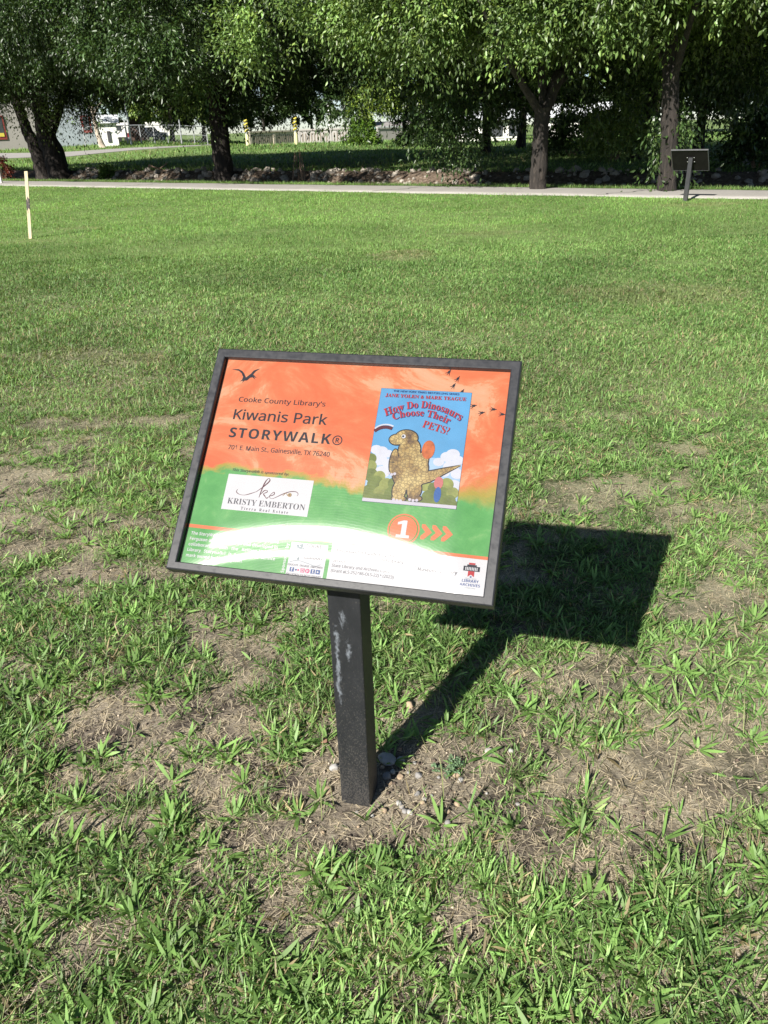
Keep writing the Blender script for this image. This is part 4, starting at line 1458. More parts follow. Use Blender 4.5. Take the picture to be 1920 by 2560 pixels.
# -- panel fences
def panel_fence(name, label, pxa, pxb, top, mat, slots, post_w=0.3):
    a, c = at(*pxa), at(*pxb)
    t = placed(name, label, 'fence', a)
    h = z_at(a, pxa[0], top) - a.z
    L = math.hypot(c.x - a.x, c.y - a.y)
    ang = math.atan2(c.y - a.y, c.x - a.x)
    t.rotation_euler = (0, 0, ang)
    n_ = max(1, round(L / 4.5))
    w_ = L / n_
    for i in range(n_):
        pm = MB().box((w_ * (i + 0.5), 0, h / 2 - 0.15), (w_ - post_w, 0.1, h + 0.3)).build('panel', mat, t)
        if slots:
            mb = MB()
            m_ = 9
            for k in range(m_):
                mb.box((w_ * i + post_w + (w_ - 2 * post_w) * (k + 0.5) / m_, -0.06, h * 0.47), ((w_ - 2 * post_w) / m_ * 0.42, 0.03, h * 0.62))
            mb.build('groove', DARKGAP, pm)
    for i in range(n_ + 1):
        MB().box((w_ * i, 0, h / 2 - 0.1), (post_w, 0.22, h + 0.3)).build('fence_post', mat, t)
    MB().box((L / 2, 0, h + 0.08), (L + 0.3, 0.3, 0.16)).build('cap_rail', mat, t)
    return t


panel_fence('panel_fence', 'cream concrete panel fence with vertical grooves across the lawn', (627, 363), (742, 360), 332, CREAM, True)
panel_fence('panel_fence', 'grey concrete panel fence right of the yellow striped post', (748, 359), (905, 354), 327, GREYP, True)
panel_fence('panel_fence', 'plain grey board fence below the teal trimmed house', (945, 353), (1060, 348), 322, GREYP, False)


# -- yellow wrapped posts
def yellow_post(pb, ptop, lab):
    p = at(*pb)
    t = placed('marker_post', lab, 'post', p, 0, 'yellow wrapped posts on the far lawn')
    h = z_at(p, *ptop) - p.z
    MB().tube([(0, 0, -0.2), (0, 0, h * 0.96)], span(p, 3.2), 10).build('post', GALV, t)
    MB().tube([(0, 0, 0.0), (0.02, 0, h * 0.46)], span(p, 4.6), 12).build('sleeve', PALEY, t)
    mb, n_ = MB(), 60
    pts = [(span(p, 3.4) * math.cos(i * 0.42), span(p, 3.4) * math.sin(i * 0.42), h * (0.50 + 0.5 * i / n_)) for i in range(n_ + 1)]
    mb.tube(pts, span(p, 2.5), 7)
    mb.build('spiral_wrap', YEL, t, smooth=True)


yellow_post((741, 362), (738, 295), 'tall post with a yellow spiral wrap in front of the panel fences')
yellow_post((620, 365), (609, 300), 'post with a broken yellow spiral wrap right of the thick upright trunk')

# -- teal trimmed house, white houses, pole
def house(name, label, pxb, dist, wpx, top_px, roof_px, wall, roof, trim=None, rz=0.0, wins=()):
    d = ray(*pxb)
    t_ = dist / d[1]
    q = Vector((d[0] * t_, dist, 0))
    q.z = float(gz(q.x, q.y))
    t = placed(name, label, 'house', q, face_cam(q) + rz)
    w, h, hr = span(q, wpx), z_at(q, pxb[0], top_px) - q.z, z_at(q, pxb[0], roof_px) - q.z
    MB().box((0, 4, h / 2 - 0.2), (w, 8, h + 0.4)).build('wall', wall, t)
    mb = MB()
    e = 0.7
    mb.add([(-w / 2 - e, -e, h), (w / 2 + e, -e, h), (w / 2 + e, 8 + e, h), (-w / 2 - e, 8 + e, h), (-w / 2 - e * .2, 4, hr), (w / 2 + e * .2, 4, hr)],
           [(0, 1, 5, 4), (2, 3, 4, 5), (0, 4, 3), (1, 2, 5), (3, 2, 1, 0)])
    mb.build('roof', roof, t)
    if trim:
        MB().box((0, -e - 0.06, h - 0.12), (w + 2 * e, 0.12, 0.34)).build('fascia', trim, t)
    for a in wins:
        f_ = MB().box((a * w, -0.04, h * 0.55), (1.3, 0.08, 1.5)).build('window', WHITEP, t)
        MB().box((a * w, -0.09, h * 0.55), (1.05, 0.05, 1.2)).build('pane', GLASS, f_)
    return t


house('teal_house', 'white house with a pale teal fascia behind the board fence', (972, 345), 135, 110, 318, 303, WHITEP, surf('grey_shingles', (0.22, 0.21, 0.2), 0.9, 0.15, 2), TEAL, 0.0, (-0.2, 0.25))
house('white_house', 'white house seen in glints through the forked tree', (1225, 345), 80, 170, 300, 270, WHITEP, ROOFM, None, 0.1, (-0.3, 0.1, 0.35))
house('white_house', 'white house seen in glints between the forked tree and the straight tree', (1440, 338), 86, 150, 292, 255, WHITEP, ROOFM, None, -0.1, (-0.25, 0.2))
house('pink_house', 'low tan house at the far right edge beyond the lawn', (1940, 345), 75, 120, 330, 305, surf('tan_wall', (0.45, 0.36, 0.3), 0.9, 0.1, 1), BRICK, None, 0.0, (-0.2,))
p = at(826, 357)
p = Vector((p.x * 1.1, p.y * 1.1, 0))
p.z = float(gz(p.x, p.y))
fp = placed('flag_pole', 'slim white pole standing behind the grey panel fence', 'pole', p)
hp = z_at(p, 825, 268) - p.z
MB().tube([(0, 0, -0.2), (0, 0, hp)], [span(p, 2.6), span(p, 2.0)], 10).build('pole', WHITEP, fp)
MB().tube([(0, 0, hp), (0, 0, hp + 0.15), (0, 0, hp + 0.3)], [0.1, 0.2, 0.05], 10).build('finial', WHITEP, fp)
p = at(329, 364)
p = Vector((p.x * 1.02, p.y * 1.02, 0))
p.z = float(gz(p.x, p.y))
ul = placed('light_pole', 'tall grey pole rising behind the chain link fence', 'pole', p)
hp = z_at(p, 327, 270) - p.z
MB().tube([(0, 0, -0.2), (0, 0, hp + 4)], 0.09, 10).build('pole', GALV, ul)
MB().tube([(0, 0, hp + 3.9), (0.5, 0, hp + 4.2), (1.4, 0, hp + 4.2)], 0.05, 8).build('arm', GALV, ul)
MB().box((1.6, 0, hp + 4.17), (0.6, 0.28, 0.14)).build('lamp_head', DKGREY, ul, bevel=0.03)


# ------------------------------------------------------------------ plants and more trees beyond
def bush(name, label, cat, p, R, h, n_, m_, ll, tint, seed, stems=5, group=None, bark=DRYST, top=0.6):
    t = placed(name, label, cat, p, 0, group)
    r_ = np.random.default_rng(seed)
    mb = MB()
    for i in range(stems):
        q = r_.random() * 6.28
        limb(mb, (0.1 * math.cos(q), 0.1 * math.sin(q), -0.1), (R * 0.5 * math.cos(q), R * 0.5 * math.sin(q), h * (0.55 + 0.3 * r_.random())), 0.03 * h ** 0.5, 0.01, 0.1, 5, 6)
    mb.build('stem', bark, t)
    z = r_.random(n_)
    th = r_.random(n_) * 6.28
    rr = R * np.sqrt(r_.random(n_)) * (1 - top * z) * (0.7 + 0.6 * vnoise(th * 2, z * 3, seed))
    C = np.array(p) + np.stack([np.cos(th) * rr, np.sin(th) * rr, 0.08 * h + z * h * 0.9], -1)
    D = np.stack([np.cos(th), np.sin(th), 0.4 + 0 * th], -1) + r_.normal(size=(n_, 3)) * 0.4
    o = crown_mesh('foliage', [leaf_sprays(C, D, np.full(n_, R * 0.35), m_, ll, tint, r_)], t)
    o.matrix_parent_inverse = Matrix.Translation(-p)
    return t


def back_tree(label, pxb, dist, H, R, zlo, tint, seed, n_low=900, ll=0.24, up_n=350, trunk=0.25, leanx=0.0, group='trees beyond the creek', name='background_tree', rag=0.42):
    d = ray(*pxb)
    t_ = dist / d[1]
    q = Vector((d[0] * t_, dist, 0))
    q.z = float(gz(q.x, q.y))
    t = placed(name, label, 'tree', q, 0, group)
    mb = MB()
    zt = min(H * 0.75, zlo + 5)
    limb(mb, (0, 0, -0.2), (leanx * zt, 0.0, zt), trunk, trunk * 0.5, 0.25, 9, 10)
    for i in range(4):
        a = 6.28 * i / 4 + seed
        z = zlo * 0.8 + i * 0.5
        limb(mb, (leanx * z, 0, z), (leanx * z + R * 0.6 * math.cos(a), R * 0.6 * math.sin(a), z + 2.4), trunk * 0.4, trunk * 0.15, 0.2, 5, 7)
    mb.build('trunk', MAT['bark'], t, smooth=True)
    parts = canopy(q, R, zlo, H, n_low, 30, ll, up_n, tint, seed, min(zlo + 7, H * 0.6), (leanx * 0.6, 0), rag, False, 0.8)
    o = crown_mesh('crown', parts, t)
    o.matrix_parent_inverse = Matrix.Translation(-q)
    return t


back_tree('mid green tree behind the chain link fence, left of the thick upright trunk', (430, 345), 95, 13, 5.2, 3.6, LITE, 301, 1000, 0.34, 300)
back_tree('dark tree rising behind the white shed and brick building', (255, 345), 105, 16, 7.5, 5.6, MIDG, 302, 900, 0.4, 300)
back_tree('dark bushy tree behind the chain link fence, right of the brick building', (510, 350), 104, 15, 6.5, 2.2, DARK, 303, 1100, 0.4, 300)
back_tree('dense dark tree behind the cream panel fence', (660, 350), 132, 17, 8, 3.6, DARK, 304, 1100, 0.45, 350)
back_tree('tall dark tree behind the grey panel fence', (780, 350), 136, 18, 8.5, 3.6, DARK, 305, 1100, 0.45, 350)
back_tree('bluish dark tree left of the teal trimmed house', (895, 345), 150, 19, 7.0, 4.5, (0.05, 0.10, 0.05), 306, 1000, 0.45, 350)
back_tree('sunlit yellow green tree above the teal trimmed house', (1010, 345), 66, 9, 3.6, 2.9, (0.12, 0.19, 0.03), 307, 800, 0.22, 200, 0.16)
back_tree('dark tree on the far lawn just right of the drooping branches', (1215, 375), 46, 14, 6.0, 2.6, DARK, 308, 1300, 0.2, 500, 0.24)
back_tree('dark low branched tree behind the forked trunk', (1300, 375), 54, 14, 5.6, 2.8, DARK, 309, 1300, 0.2, 500, 0.26)
back_tree('leaning tree with a sun flecked trunk left of the straight tree', (1583, 398), 33, 11, 4.6, 3.0, MIDG, 310, 1100, 0.17, 500, 0.2, 0.16)
back_tree('dark tree behind the small sign', (1745, 380), 40, 14, 5.8, 2.5, DARK, 311, 1300, 0.19, 500, 0.22)
back_tree('tree with two dark leaning trunks near the right edge', (1855, 408), 31, 13, 5.6, 2.5, DARK, 312, 1300, 0.17, 500, 0.24, 0.38)
back_tree('dark tree half cut off by the right edge', (1985, 390), 36, 14, 5.6, 2.0, DARK, 313, 1200, 0.18, 450, 0.24)
back_tree('tall dark tree far behind the white houses', (1370, 335), 110, 20, 10, 3.0, DARK, 314, 1100, 0.45, 350)
back_tree('tall dark tree far behind the small sign', (1640, 330), 100, 20, 10, 2.6, DARK, 315, 1100, 0.45, 350)
back_tree('wide dark tree at the far right behind the tan house', (1830, 330), 105, 20, 10, 3.4, DARK, 316, 1000, 0.45, 350)
back_tree('dark tree behind the grey building', (60, 345), 100, 18, 9, 4.5, DARK, 317, 1000, 0.45, 350)
back_tree('tall dark tree between the brick building and the truck', (370, 345), 190, 20, 12, 2.6, DARK, 318, 1000, 0.55, 350)
back_tree('tall dark tree far behind the sunlit yellow green tree', (1090, 340), 160, 21, 12, 3.2, DARK, 319, 1000, 0.55, 350)

p = at(908, 364)
bush('sapling', 'bright green leafy sapling in front of the grey panel fence', 'sapling', p, span(p, 34), z_at(p, 908, 290) - p.z, 420, 22, span(p, 7), (0.10, 0.19, 0.03), 401, 6)
p = at(1430, 388)
bush('shrub', 'rounded dark shrub on the lawn right of the forked tree', 'shrub', p, 1.5, 1.7, 260, 24, 0.16, DARK, 402)
p = at(1530, 400)
bush('shrub', 'leafy shrub with sunlit leaf tips left of the sun flecked trunk', 'shrub', p, 1.3, 1.9, 300, 24, 0.14, LITE, 403)
p = at(1895, 420)
bush('shrub', 'dark broad leaved shrub at the foot of the trees by the right edge', 'shrub', p, 1.2, 1.5, 260, 24, 0.14, DARK, 404)
p = at(1075, 366)
bush('shrub', 'low dark shrub behind the drooping branches', 'shrub', p, 2.2, 2.0, 260, 24, 0.26, DARK, 405)
p = at(268, 444)
bush('weed', 'bright leafy weed growing from the stones right of the leaning trunks', 'weed', p + Vector((0, 0, -0.3)), 0.32, 0.85, 60, 14, 0.14, (0.10, 0.18, 0.04), 406, 4)
p = at(4, 452)
bush('red_weed', 'rust red twiggy weed at the left edge of the path', 'weed', p + Vector((-0.1, 0.4, 0)), 0.5, 0.8, 70, 14, 0.09, (0.13, 0.03, 0.02), 407, 6)

# white post at the left edge of the path
p = at(4, 460)
wp = placed('white_post', 'short white post with a cap at the left edge of the path', 'post', p)
MB().box((-0.02, 0, 0.36), (0.11, 0.11, 0.78)).build('post', WHITEP, wp, bevel=0.008)
MB().box((-0.02, 0, 0.77), (0.15, 0.15, 0.05)).build('cap', WHITEP, wp, bevel=0.01)

# dead stalks standing on the bank
p = at(752, 449)
ds = placed('dead_stalks', 'clump of tall dry brown stalks standing on the bank beside the path', 'weed', p)
for i in range(11):
    mb = MB()
    x, y = random.uniform(-0.35, 0.35), random.uniform(-0.3, 0.3)
    lx = -x * random.uniform(0.2, 0.8) + random.uniform(-0.1, 0.1)
    hz = random.uniform(0.75, 1.05) if i < 8 else random.uniform(1.3, 1.9)
    r0 = 0.018 if i < 8 else 0.006
    limb(mb, (x, y, -0.15), (x + lx, y, hz), r0, r0 * 0.4, 0.08, 6, 6)
    mb.build('stalk', DRYST, ds)
p = at(405, 438)
db = placed('fallen_branch', 'broken dry branch lying on the shaded stones of the bank', 'branch', p + Vector((0, 0, 0.1)))
mb = MB()
limb(mb, (-0.5, 0, 0.28), (0.55, 0.1, -0.12), 0.035, 0.02, 0.05, 6, 7)
limb(mb, (-0.1, 0, 0.12), (0.28, 0.05, 0.36), 0.02, 0.008, 0.03, 4, 6)
mb.build('branch', DRYST, db)


# -- stones
def rock_geo(r, seed, flat=0.7, sub=2):
    bm = bmesh.new()
    bmesh.ops.create_icosphere(bm, subdivisions=sub, radius=1)
    rr = random.Random(seed)
    ax = [Vector((rr.gauss(0, 1), rr.gauss(0, 1), rr.gauss(0, 1))).normalized() for _ in range(9)]
    cut = [rr.uniform(0.62, 0.95) for _ in ax]
    sx, sy = rr.uniform(0.8, 1.25), rr.uniform(0.75, 1.1)
    vs = []
    for v in bm.verts:
        q = v.co.copy()
        for a, c in zip(ax, cut):
            dd = q.dot(a)
            if dd > c:
                q -= a * (dd - c) * 0.9
        q += Vector((rr.gauss(0, 1), rr.gauss(0, 1), rr.gauss(0, 1))) * 0.02
        vs.append(Vector((q.x * r * sx, q.y * r * sy, q.z * r * flat)))
    fs = [tuple(v.index for v in f.verts) for f in bm.faces]
    bm.free()
    return vs, fs


mb = MB()
rr = random.Random(5)
geos = [rock_geo(1.0, 900 + i, 0.7, 1) for i in range(10)]
for i in range(1500):
    T = rr.uniform(-32, 16)
    s = 22.6 + 2.7 * rr.random()
    r = rr.choice((0.04, 0.06, 0.09, 0.12, 0.16)) * rr.uniform(0.7, 1.3)
    x, y = NX * s + NY * T, NY * s - NX * T
    if rr.random() < 0.35 * float(vnoise(T * 0.5, s * 0, 8)):
        continue
    vs, fs = geos[i % 10]
    R3 = Matrix.Rotation(rr.uniform(0, 6.28), 3, 'Z') @ Matrix.Rotation(rr.uniform(-0.5, 0.5), 3, 'X')
    o = Vector((x, y, float(gz(x, y)) + r * 0.15))
    mb.add([R3 @ v * r + o for v in vs], fs)
tag(mb.build('bank_rubble', STONE, None, smooth=False), 'broken pale stones covering the far bank of the creek', 'rubble', None, 'stuff')

p = at(945, 361)
bo = MB()
vs, fs = rock_geo(span(p, 13), 77, 0.8, 3)
bo.add(vs, fs)
o = bo.build('boulder', STONE, None, smooth=True)
o.location = p + Vector((0, 0, span(p, 5)))
tag(o, 'pale boulder at the foot of the grey fence beside the sapling', 'boulder')
p = at(1845, 410)
bo = MB()
vs, fs = rock_geo(0.45, 79, 0.7, 3)
bo.add(vs, fs)
o = bo.build('boulder', STONE, None, smooth=True)
o.location = p + Vector((0, -0.3, 0.1))
tag(o, 'grey boulder at the foot of the two leaning trunks near the right edge', 'boulder')

# ------------------------------------------------------------------ on the lawn
p = at(76, 596)
sk = placed('wooden_stake', 'thin pale wooden stake standing in the lawn at the left', 'stake', p)
tp = at_y(65, 428, p.y + 0.02) - p
mb = MB()
w = span(p, 3.9)
vs = []
for t in (-0.08, 0.3, 0.55, 1.0):
    c = tp * t
    for sx, sy in ((-1, -0.35), (1, -0.35), (1, 0.35), (-1, 0.35)):
        vs.append((c.x + sx * w, c.y + sy * w, c.z))
fs = [(0, 3, 2, 1), (12, 13, 14, 15)]
for i in range(3):
    for k in range(4):
        fs.append((i * 4 + k, i * 4 + (k + 1) % 4, i * 4 + 4 + (k + 1) % 4, i * 4 + 4 + k))
mb.add(vs, fs)
ks = NT('pine_with_dark_smears')
c = ks.coord('Object')
sz = ks.n('ShaderNodeSeparateXYZ')
ks.l(c, sz.inputs[0])
zz = ks.math('MULTIPLY', ks.math('SUBTRACT', sz.outputs[2], 0.28), 5.0, True)
zt = ks.math('MULTIPLY', ks.math('SUBTRACT', 0.70, sz.outputs[2]), 7.0, True)
band = ks.math('MULTIPLY', zz, zt)
sm = ks.ramp(ks.math('ADD', ks.math('MULTIPLY', band, 0.35), ks.noise(ks.mapping(c, (1, 1, 0.5)), 22, 4)), [(0.72, 0.0), (0.8, 1.0)])
grain = ks.ramp(ks.noise(ks.mapping(c, (60, 60, 3)), 1.0, 5), [(0.3, (0.42, 0.35, 0.22)), (0.7, (0.58, 0.50, 0.34))])
ks.color(ks.mix(sm, grain, (0.06, 0.05, 0.05)))
ks.b.inputs['Roughness'].default_value = 0.8
mb.build('stake', ks.m, sk)


# pebbles and stones at the foot of the post
ST = {'white': surf('white_stone', (0.33, 0.32, 0.30), 0.85, 0.15, 40, 0.25), 'tan': surf('tan_stone', (0.32, 0.24, 0.16), 0.85, 0.18, 40, 0.25), 'grey': surf('grey_stone', (0.23, 0.22, 0.21), 0.85, 0.2, 40, 0.25), 'red': surf('reddish_stone', (0.30, 0.17, 0.11), 0.85, 0.2, 40, 0.25)}
PB = [((968, 1915), 23, 'white', 'largest white rounded stone, tucked against the right side of the post'),
      ((1003, 1906), 12, 'white', 'pale egg shaped stone in the post shadow beside the largest white stone'),
      ((838, 1922), 13, 'white', 'white stone peeping out behind the left edge of the post'),
      ((819, 1993), 14, 'tan', 'flat yellowish stone left of the foot of the post'),
      ((808, 1862), 14, 'red', 'flat pinkish brown stone behind the post on its left'),
      ((1001, 1945), 9, 'tan', 'cream pebble at the edge of the post shadow'),
      ((974, 1971), 8, 'tan', 'orange pebble in the dark soil right of the foot of the post'),
      ((968, 1957), 12, 'grey', 'dark brown stone in the post shadow'),
      ((1047, 1945), 12, 'grey', 'dark rounded stone on the bare soil right of the shadow'),
      ((1062, 2013), 7, 'white', 'bright white angular chip on the soil in front of the post'),
      ((1024, 2038), 9, 'white', 'pale upright chip nearest the camera in front of the post'),
      ((1043, 1987), 9, 'grey', 'grey stone between the two white chips'),
      ((1140, 1942), 10, 'tan', 'cream stone beside the small clover weed'),
      ((1150, 1966), 9, 'white', 'white pebble below the small clover weed'),
      ((1210, 2065), 10, 'tan', 'tan stone alone on the soil towards the right'),
      ((1025, 1775), 16, 'tan', 'buff stone half buried beside the upper edge of the post shadow'),
      ((1222, 1888), 12, 'white', 'pair sized white stone under the broad grass blade at the right'),
      ((1000, 1887), 7, 'red', 'reddish pebble inside the post shadow behind the white stones')]
ROOTS = {}
for i, (q, rp, m_, lab) in enumerate(PB):
    p = at(*q)
    g = MB()
    r = span(p, rp)
    vs, fs = rock_geo(r, 300 + i, random.uniform(0.55, 0.8), 3)
    g.add(vs, fs)
    o = g.build('stone', ST[m_], None, smooth=True)
    o.location = p + Vector((0, 0, r * 0.3))
    o.rotation_euler = (0, 0, random.uniform(0, 6))
    tag(o, lab, 'stone', 'stones around the post')
proto = None
r2 = random.Random(3)
small = []
for i in range(4):
    g = MB()
    vs, fs = rock_geo(1.0, 400 + i, 0.65, 2)
    g.add(vs, fs)
    o = g.build('pebble', ST[('white', 'tan', 'grey', 'tan')[i]], None, smooth=True)
    small.append(o)
cnt = 0
while cnt < 44:
    x, y = r2.gauss(0.05, 0.13), r2.gauss(1.46, 0.085)
    if abs(x + 0.085) < 0.06 and abs(y - 1.47) < 0.06:
        continue
    o = small[cnt] if cnt < 4 else small[cnt % 4].copy()
    if cnt >= 4:
        COL.objects.link(o)
    r = r2.choice((0.003, 0.004, 0.005, 0.006, 0.008))
    o.scale = (r, r, r)
    o.location = (x, y, float(gz(x, y)) + r * 0.3 + 0.003)
    o.rotation_euler = (0, 0, r2.uniform(0, 6))
    tag(o, 'tiny pebble among the gravel on the bare soil at the foot of the post', 'pebble', 'pebbles on the bare soil')
    cnt += 1


# ------------------------------------------------------------------ lawn
BARE = [  # picture point, half width and half depth in metres, strength
    ((1010, 1970), 0.30, 0.17, 1.7), ((860, 1960), 0.22, 0.16, 1.4), ((382, 1830), 0.38, 0.11, 0.75), ((290, 1960), 0.30, 0.08, 0.7), ((560, 1800), 0.22, 0.10, 0.6),
    ((1157, 1945), 0.16, 0.12, 0.8), ((1851, 1960), 0.24, 0.12, 0.8), ((1634, 1946), 0.18, 0.08, 0.7), ((1656, 2056), 0.15, 0.06, 0.6), ((1493, 1678), 0.16, 0.10, 0.8),
    ((1568, 1220), 0.42, 0.14, 0.85), ((1700, 1145), 0.20, 0.22, 0.6), ((1770, 1515), 0.22, 0.12, 0.75), ((1828, 1290), 0.40, 0.12, 0.7), ((1440, 1265), 0.2, 0.1, 0.5),
    ((191, 1063), 0.45, 0.13, 0.85), ((359, 1058), 0.4, 0.10, 0.8), ((35, 1200), 0.25, 0.15, 0.8), ((80, 1290), 0.25, 0.08, 0.6), ((116, 1375), 0.25, 0.08, 0.7),
    ((243, 1425), 0.22, 0.09, 0.7), ((347, 1440), 0.22, 0.08, 0.75), ((578, 1752), 0.12, 0.08, 0.7), ((1156, 2335), 0.10, 0.05, 0.8), ((744, 2380), 0.08, 0.06, 0.8),
    ((250, 2060), 0.20, 0.045, 0.8), ((675, 2300), 0.06, 0.06, 0.7), ((25, 2258), 0.06, 0.04, 0.7), ((1300, 1440), 0.3, 0.14, 0.4), ((1010, 640), 0.45, 0.45, 0.7),
    ((1215, 585), 0.7, 0.3, 0.7), ((1640, 735), 0.9, 0.6, 0.35), ((321, 466), 1.6, 0.5, 0.9), ((1755, 512), 0.8, 0.35, 0.8), ((205, 571), 0.5, 0.25, 0.7), ((60, 606), 0.6, 0.2, 0.6),
    ((1120, 462), 0.1, 0.1, 0.0), ((180, 890), 0.5, 0.2, 0.4), ((330, 905), 0.4, 0.2, 0.4), ((1050, 1800), 0.12, 0.08, 0.5), ((900, 2090), 0.36, 0.075, 1.3), ((1350, 2140), 0.12, 0.06, 0.6)]
BW = []
for q, rx, ry, st in BARE:
    p = at(*q)
    BW.append((p.x, p.y, rx * 0.9, ry * 0.9, st))


def bare(x, y):
    b = np.zeros_like(x)
    wx, wy = 0.5 * (fbm(x * 5, y * 5, 61) - 0.5), 0.5 * (fbm(x * 5, y * 5, 62) - 0.5)
    for bx, by, rx, ry, st in BW:
        d = ((x - bx + wx * rx * 1.6) / rx) ** 2 + ((y - by + wy * ry * 1.6) / ry) ** 2
        b = np.maximum(b, st * (1 - sstep(0.5, 1.35, d)))
    return b * np.clip(0.1 + 1.5 * fbm(x * 9, y * 9, 63, 3), 0, 1.1)


def thin(x, y):
    """natural unevenness of the sward: 0 lush ... 1 sparse, more of it near the sign"""
    n = fbm(x * 2.3 + 7, y * 2.3, 71, 4)
    m = fbm(x * 6.5, y * 6.5 + 3, 72, 3)
    near = 1 - sstep(2.5, 6.0, y)
    return np.clip((sstep(0.44, 0.66, n) * 0.75 + sstep(0.46, 0.68, m) * 0.6) * (0.22 + 0.78 * near), 0, 1)


GV, GF, GC = [], [], []
g_off = [0]


def blades(P, az, th, curl, ln, wd, col, nseg, base_w=0.6, roll=None):
    """ribbons that start at P, lean th from the vertical towards az and bend by curl"""
    n = len(P)
    if n == 0:
        return
    ts = np.linspace(0, 1, nseg + 1)
    h = np.stack([np.cos(az), np.sin(az), 0 * az], -1)
    side = np.stack([-np.sin(az), np.cos(az), 0 * az], -1)
    if roll is not None:
        side = side * np.cos(roll)[:, None] + np.array([0, 0, 1.0]) * np.sin(roll)[:, None]
    pos = P.copy()
    rows = []
    for i, t in enumerate(ts):
        if i:
            a = th + curl * (t - 0.5 / nseg)
            pos = pos + (h * np.sin(a)[:, None] + np.array([0, 0, 1.0]) * np.cos(a)[:, None]) * (ln / nseg)[:, None]
        w = base_w + (1 - base_w) * math.sin(min(t / 0.45, 1) * math.pi / 2) if t < 0.45 else (1 - ((t - 0.45) / 0.55) ** 2.0) * 0.94 + 0.06
        rows.append(pos - side * (wd * w * 0.5)[:, None])
        rows.append(pos + side * (wd * w * 0.5)[:, None])
    V = np.stack(rows, 1)                                      # n, 2(nseg+1), 3
    m = V.shape[1]
    k = np.arange(n)[:, None] * m + g_off[0]
    F = np.concatenate([np.stack([k + 2 * i, k + 2 * i + 1, k + 2 * i + 3, k + 2 * i + 2], -1)[:, 0] for i in range(nseg)])
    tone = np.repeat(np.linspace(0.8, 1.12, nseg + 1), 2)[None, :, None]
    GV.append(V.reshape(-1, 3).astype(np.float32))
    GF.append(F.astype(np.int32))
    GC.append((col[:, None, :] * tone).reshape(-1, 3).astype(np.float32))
    g_off[0] += n * m


def scatter(n, y0, y1, pw=1.0):
    """points on the lawn in and well beside the view, denser towards the near end when pw > 1"""
    n = int(n * (2.0 if y1 < 6 else 1.45))
    y0 = y0 - 0.35 if y0 < 1 else y0
    y = y0 + (y1 - y0) * rng.random(n) ** pw
    x = (rng.random(n) * 2 - 1) * (y * 0.62 + 1.9)
    z = gz(x, y)
    px, py, fw = project(x, y, z)
    s = to_s(x, y)
    inside = (px > -150) & (px < 2070) & (py < 2750)
    ok = (inside | (rng.random(n) < 0.6)) & (s < PATH_NEAR + 0.10)
    ok &= ~((np.abs(x + 0.085) < 0.05) & (np.abs(y - 1.47) < 0.05))
    return x[ok], y[ok], z[ok]


def green(x, y, n, warm=0.0):
    big = fbm(x * 0.55, y * 0.55, 81, 3)[:, None]
    sm = fbm(x * 3.1, y * 3.1, 82, 2)[:, None]
    a, b, c = np.array([0.095, 0.205, 0.05]), np.array([0.195, 0.345, 0.095]), np.array([0.38, 0.46, 0.19])
    f = np.clip(big * 1.5 - 0.3 + (sm - 0.5) * 0.7, 0, 1)
    col = a * (1 - f) + b * f
    g = (rng.random((n, 1)) ** 3)
    col = col * (1 - g * 0.6) + c * g * 0.6
    dry = (rng.random((n, 1)) < 0.05 + 0.10 * sm * (y[:, None] < 8)) 
    col = np.where(dry, np.array([0.30, 0.245, 0.135]), col)
    worn = np.clip(bare(x, y) * sstep(3.5, 6.0, y) * 1.1, 0, 0.85)[:, None]
    col = col * (1 - worn) + np.array([0.27, 0.225, 0.125]) * worn
    return col * (0.45 + 0.95 * rng.random((n, 1)) ** 1.2) * (0.62 + 0.76 * fbm(x * 0.8, y * 0.8, 84, 3)[:, None])


STRAW = np.array([0.70, 0.61, 0.45])

# -- zone A, by the sign: tufts of broad creeping grass
x, y, z = scatter(27000, 0.42, 4.6, 1.2)
keep = rng.random(len(x)) > np.clip(0.06 + bare(x, y) * 1.15 + thin(x, y) * 1.0, 0, 0.985)
x, y, z = x[keep], y[keep], z[keep]
nt = len(x)
big = 0.55 + 0.85 * vnoise(x * 1.7, y * 1.7, 91) * (1 - 0.45 * sstep(2.2, 4.5, y))
tcol = green(x, y, nt)
nb = rng.integers(5, 12, nt)
i = np.repeat(np.arange(nt), nb)
n = len(i)
az = rng.random(n) * 6.283
r = 0.012 * np.sqrt(rng.random(n)) * big[i] * 1.5
P = np.stack([x[i] + np.cos(az) * r, y[i] + np.sin(az) * r, z[i] - 0.002 + 0.012 * rng.random(n)], -1)
ln = (0.018 + 0.042 * rng.random(n) ** 1.6) * big[i]
wd = (0.0020 + 0.0044 * rng.random(n) ** 1.8) * (0.6 + 0.5 * big[i])
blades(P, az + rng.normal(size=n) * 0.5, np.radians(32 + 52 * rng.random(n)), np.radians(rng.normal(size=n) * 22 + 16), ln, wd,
       tcol[i] * (0.85 + 0.3 * rng.random((n, 1))), 4, 0.55, rng.normal(size=n) * 0.5)
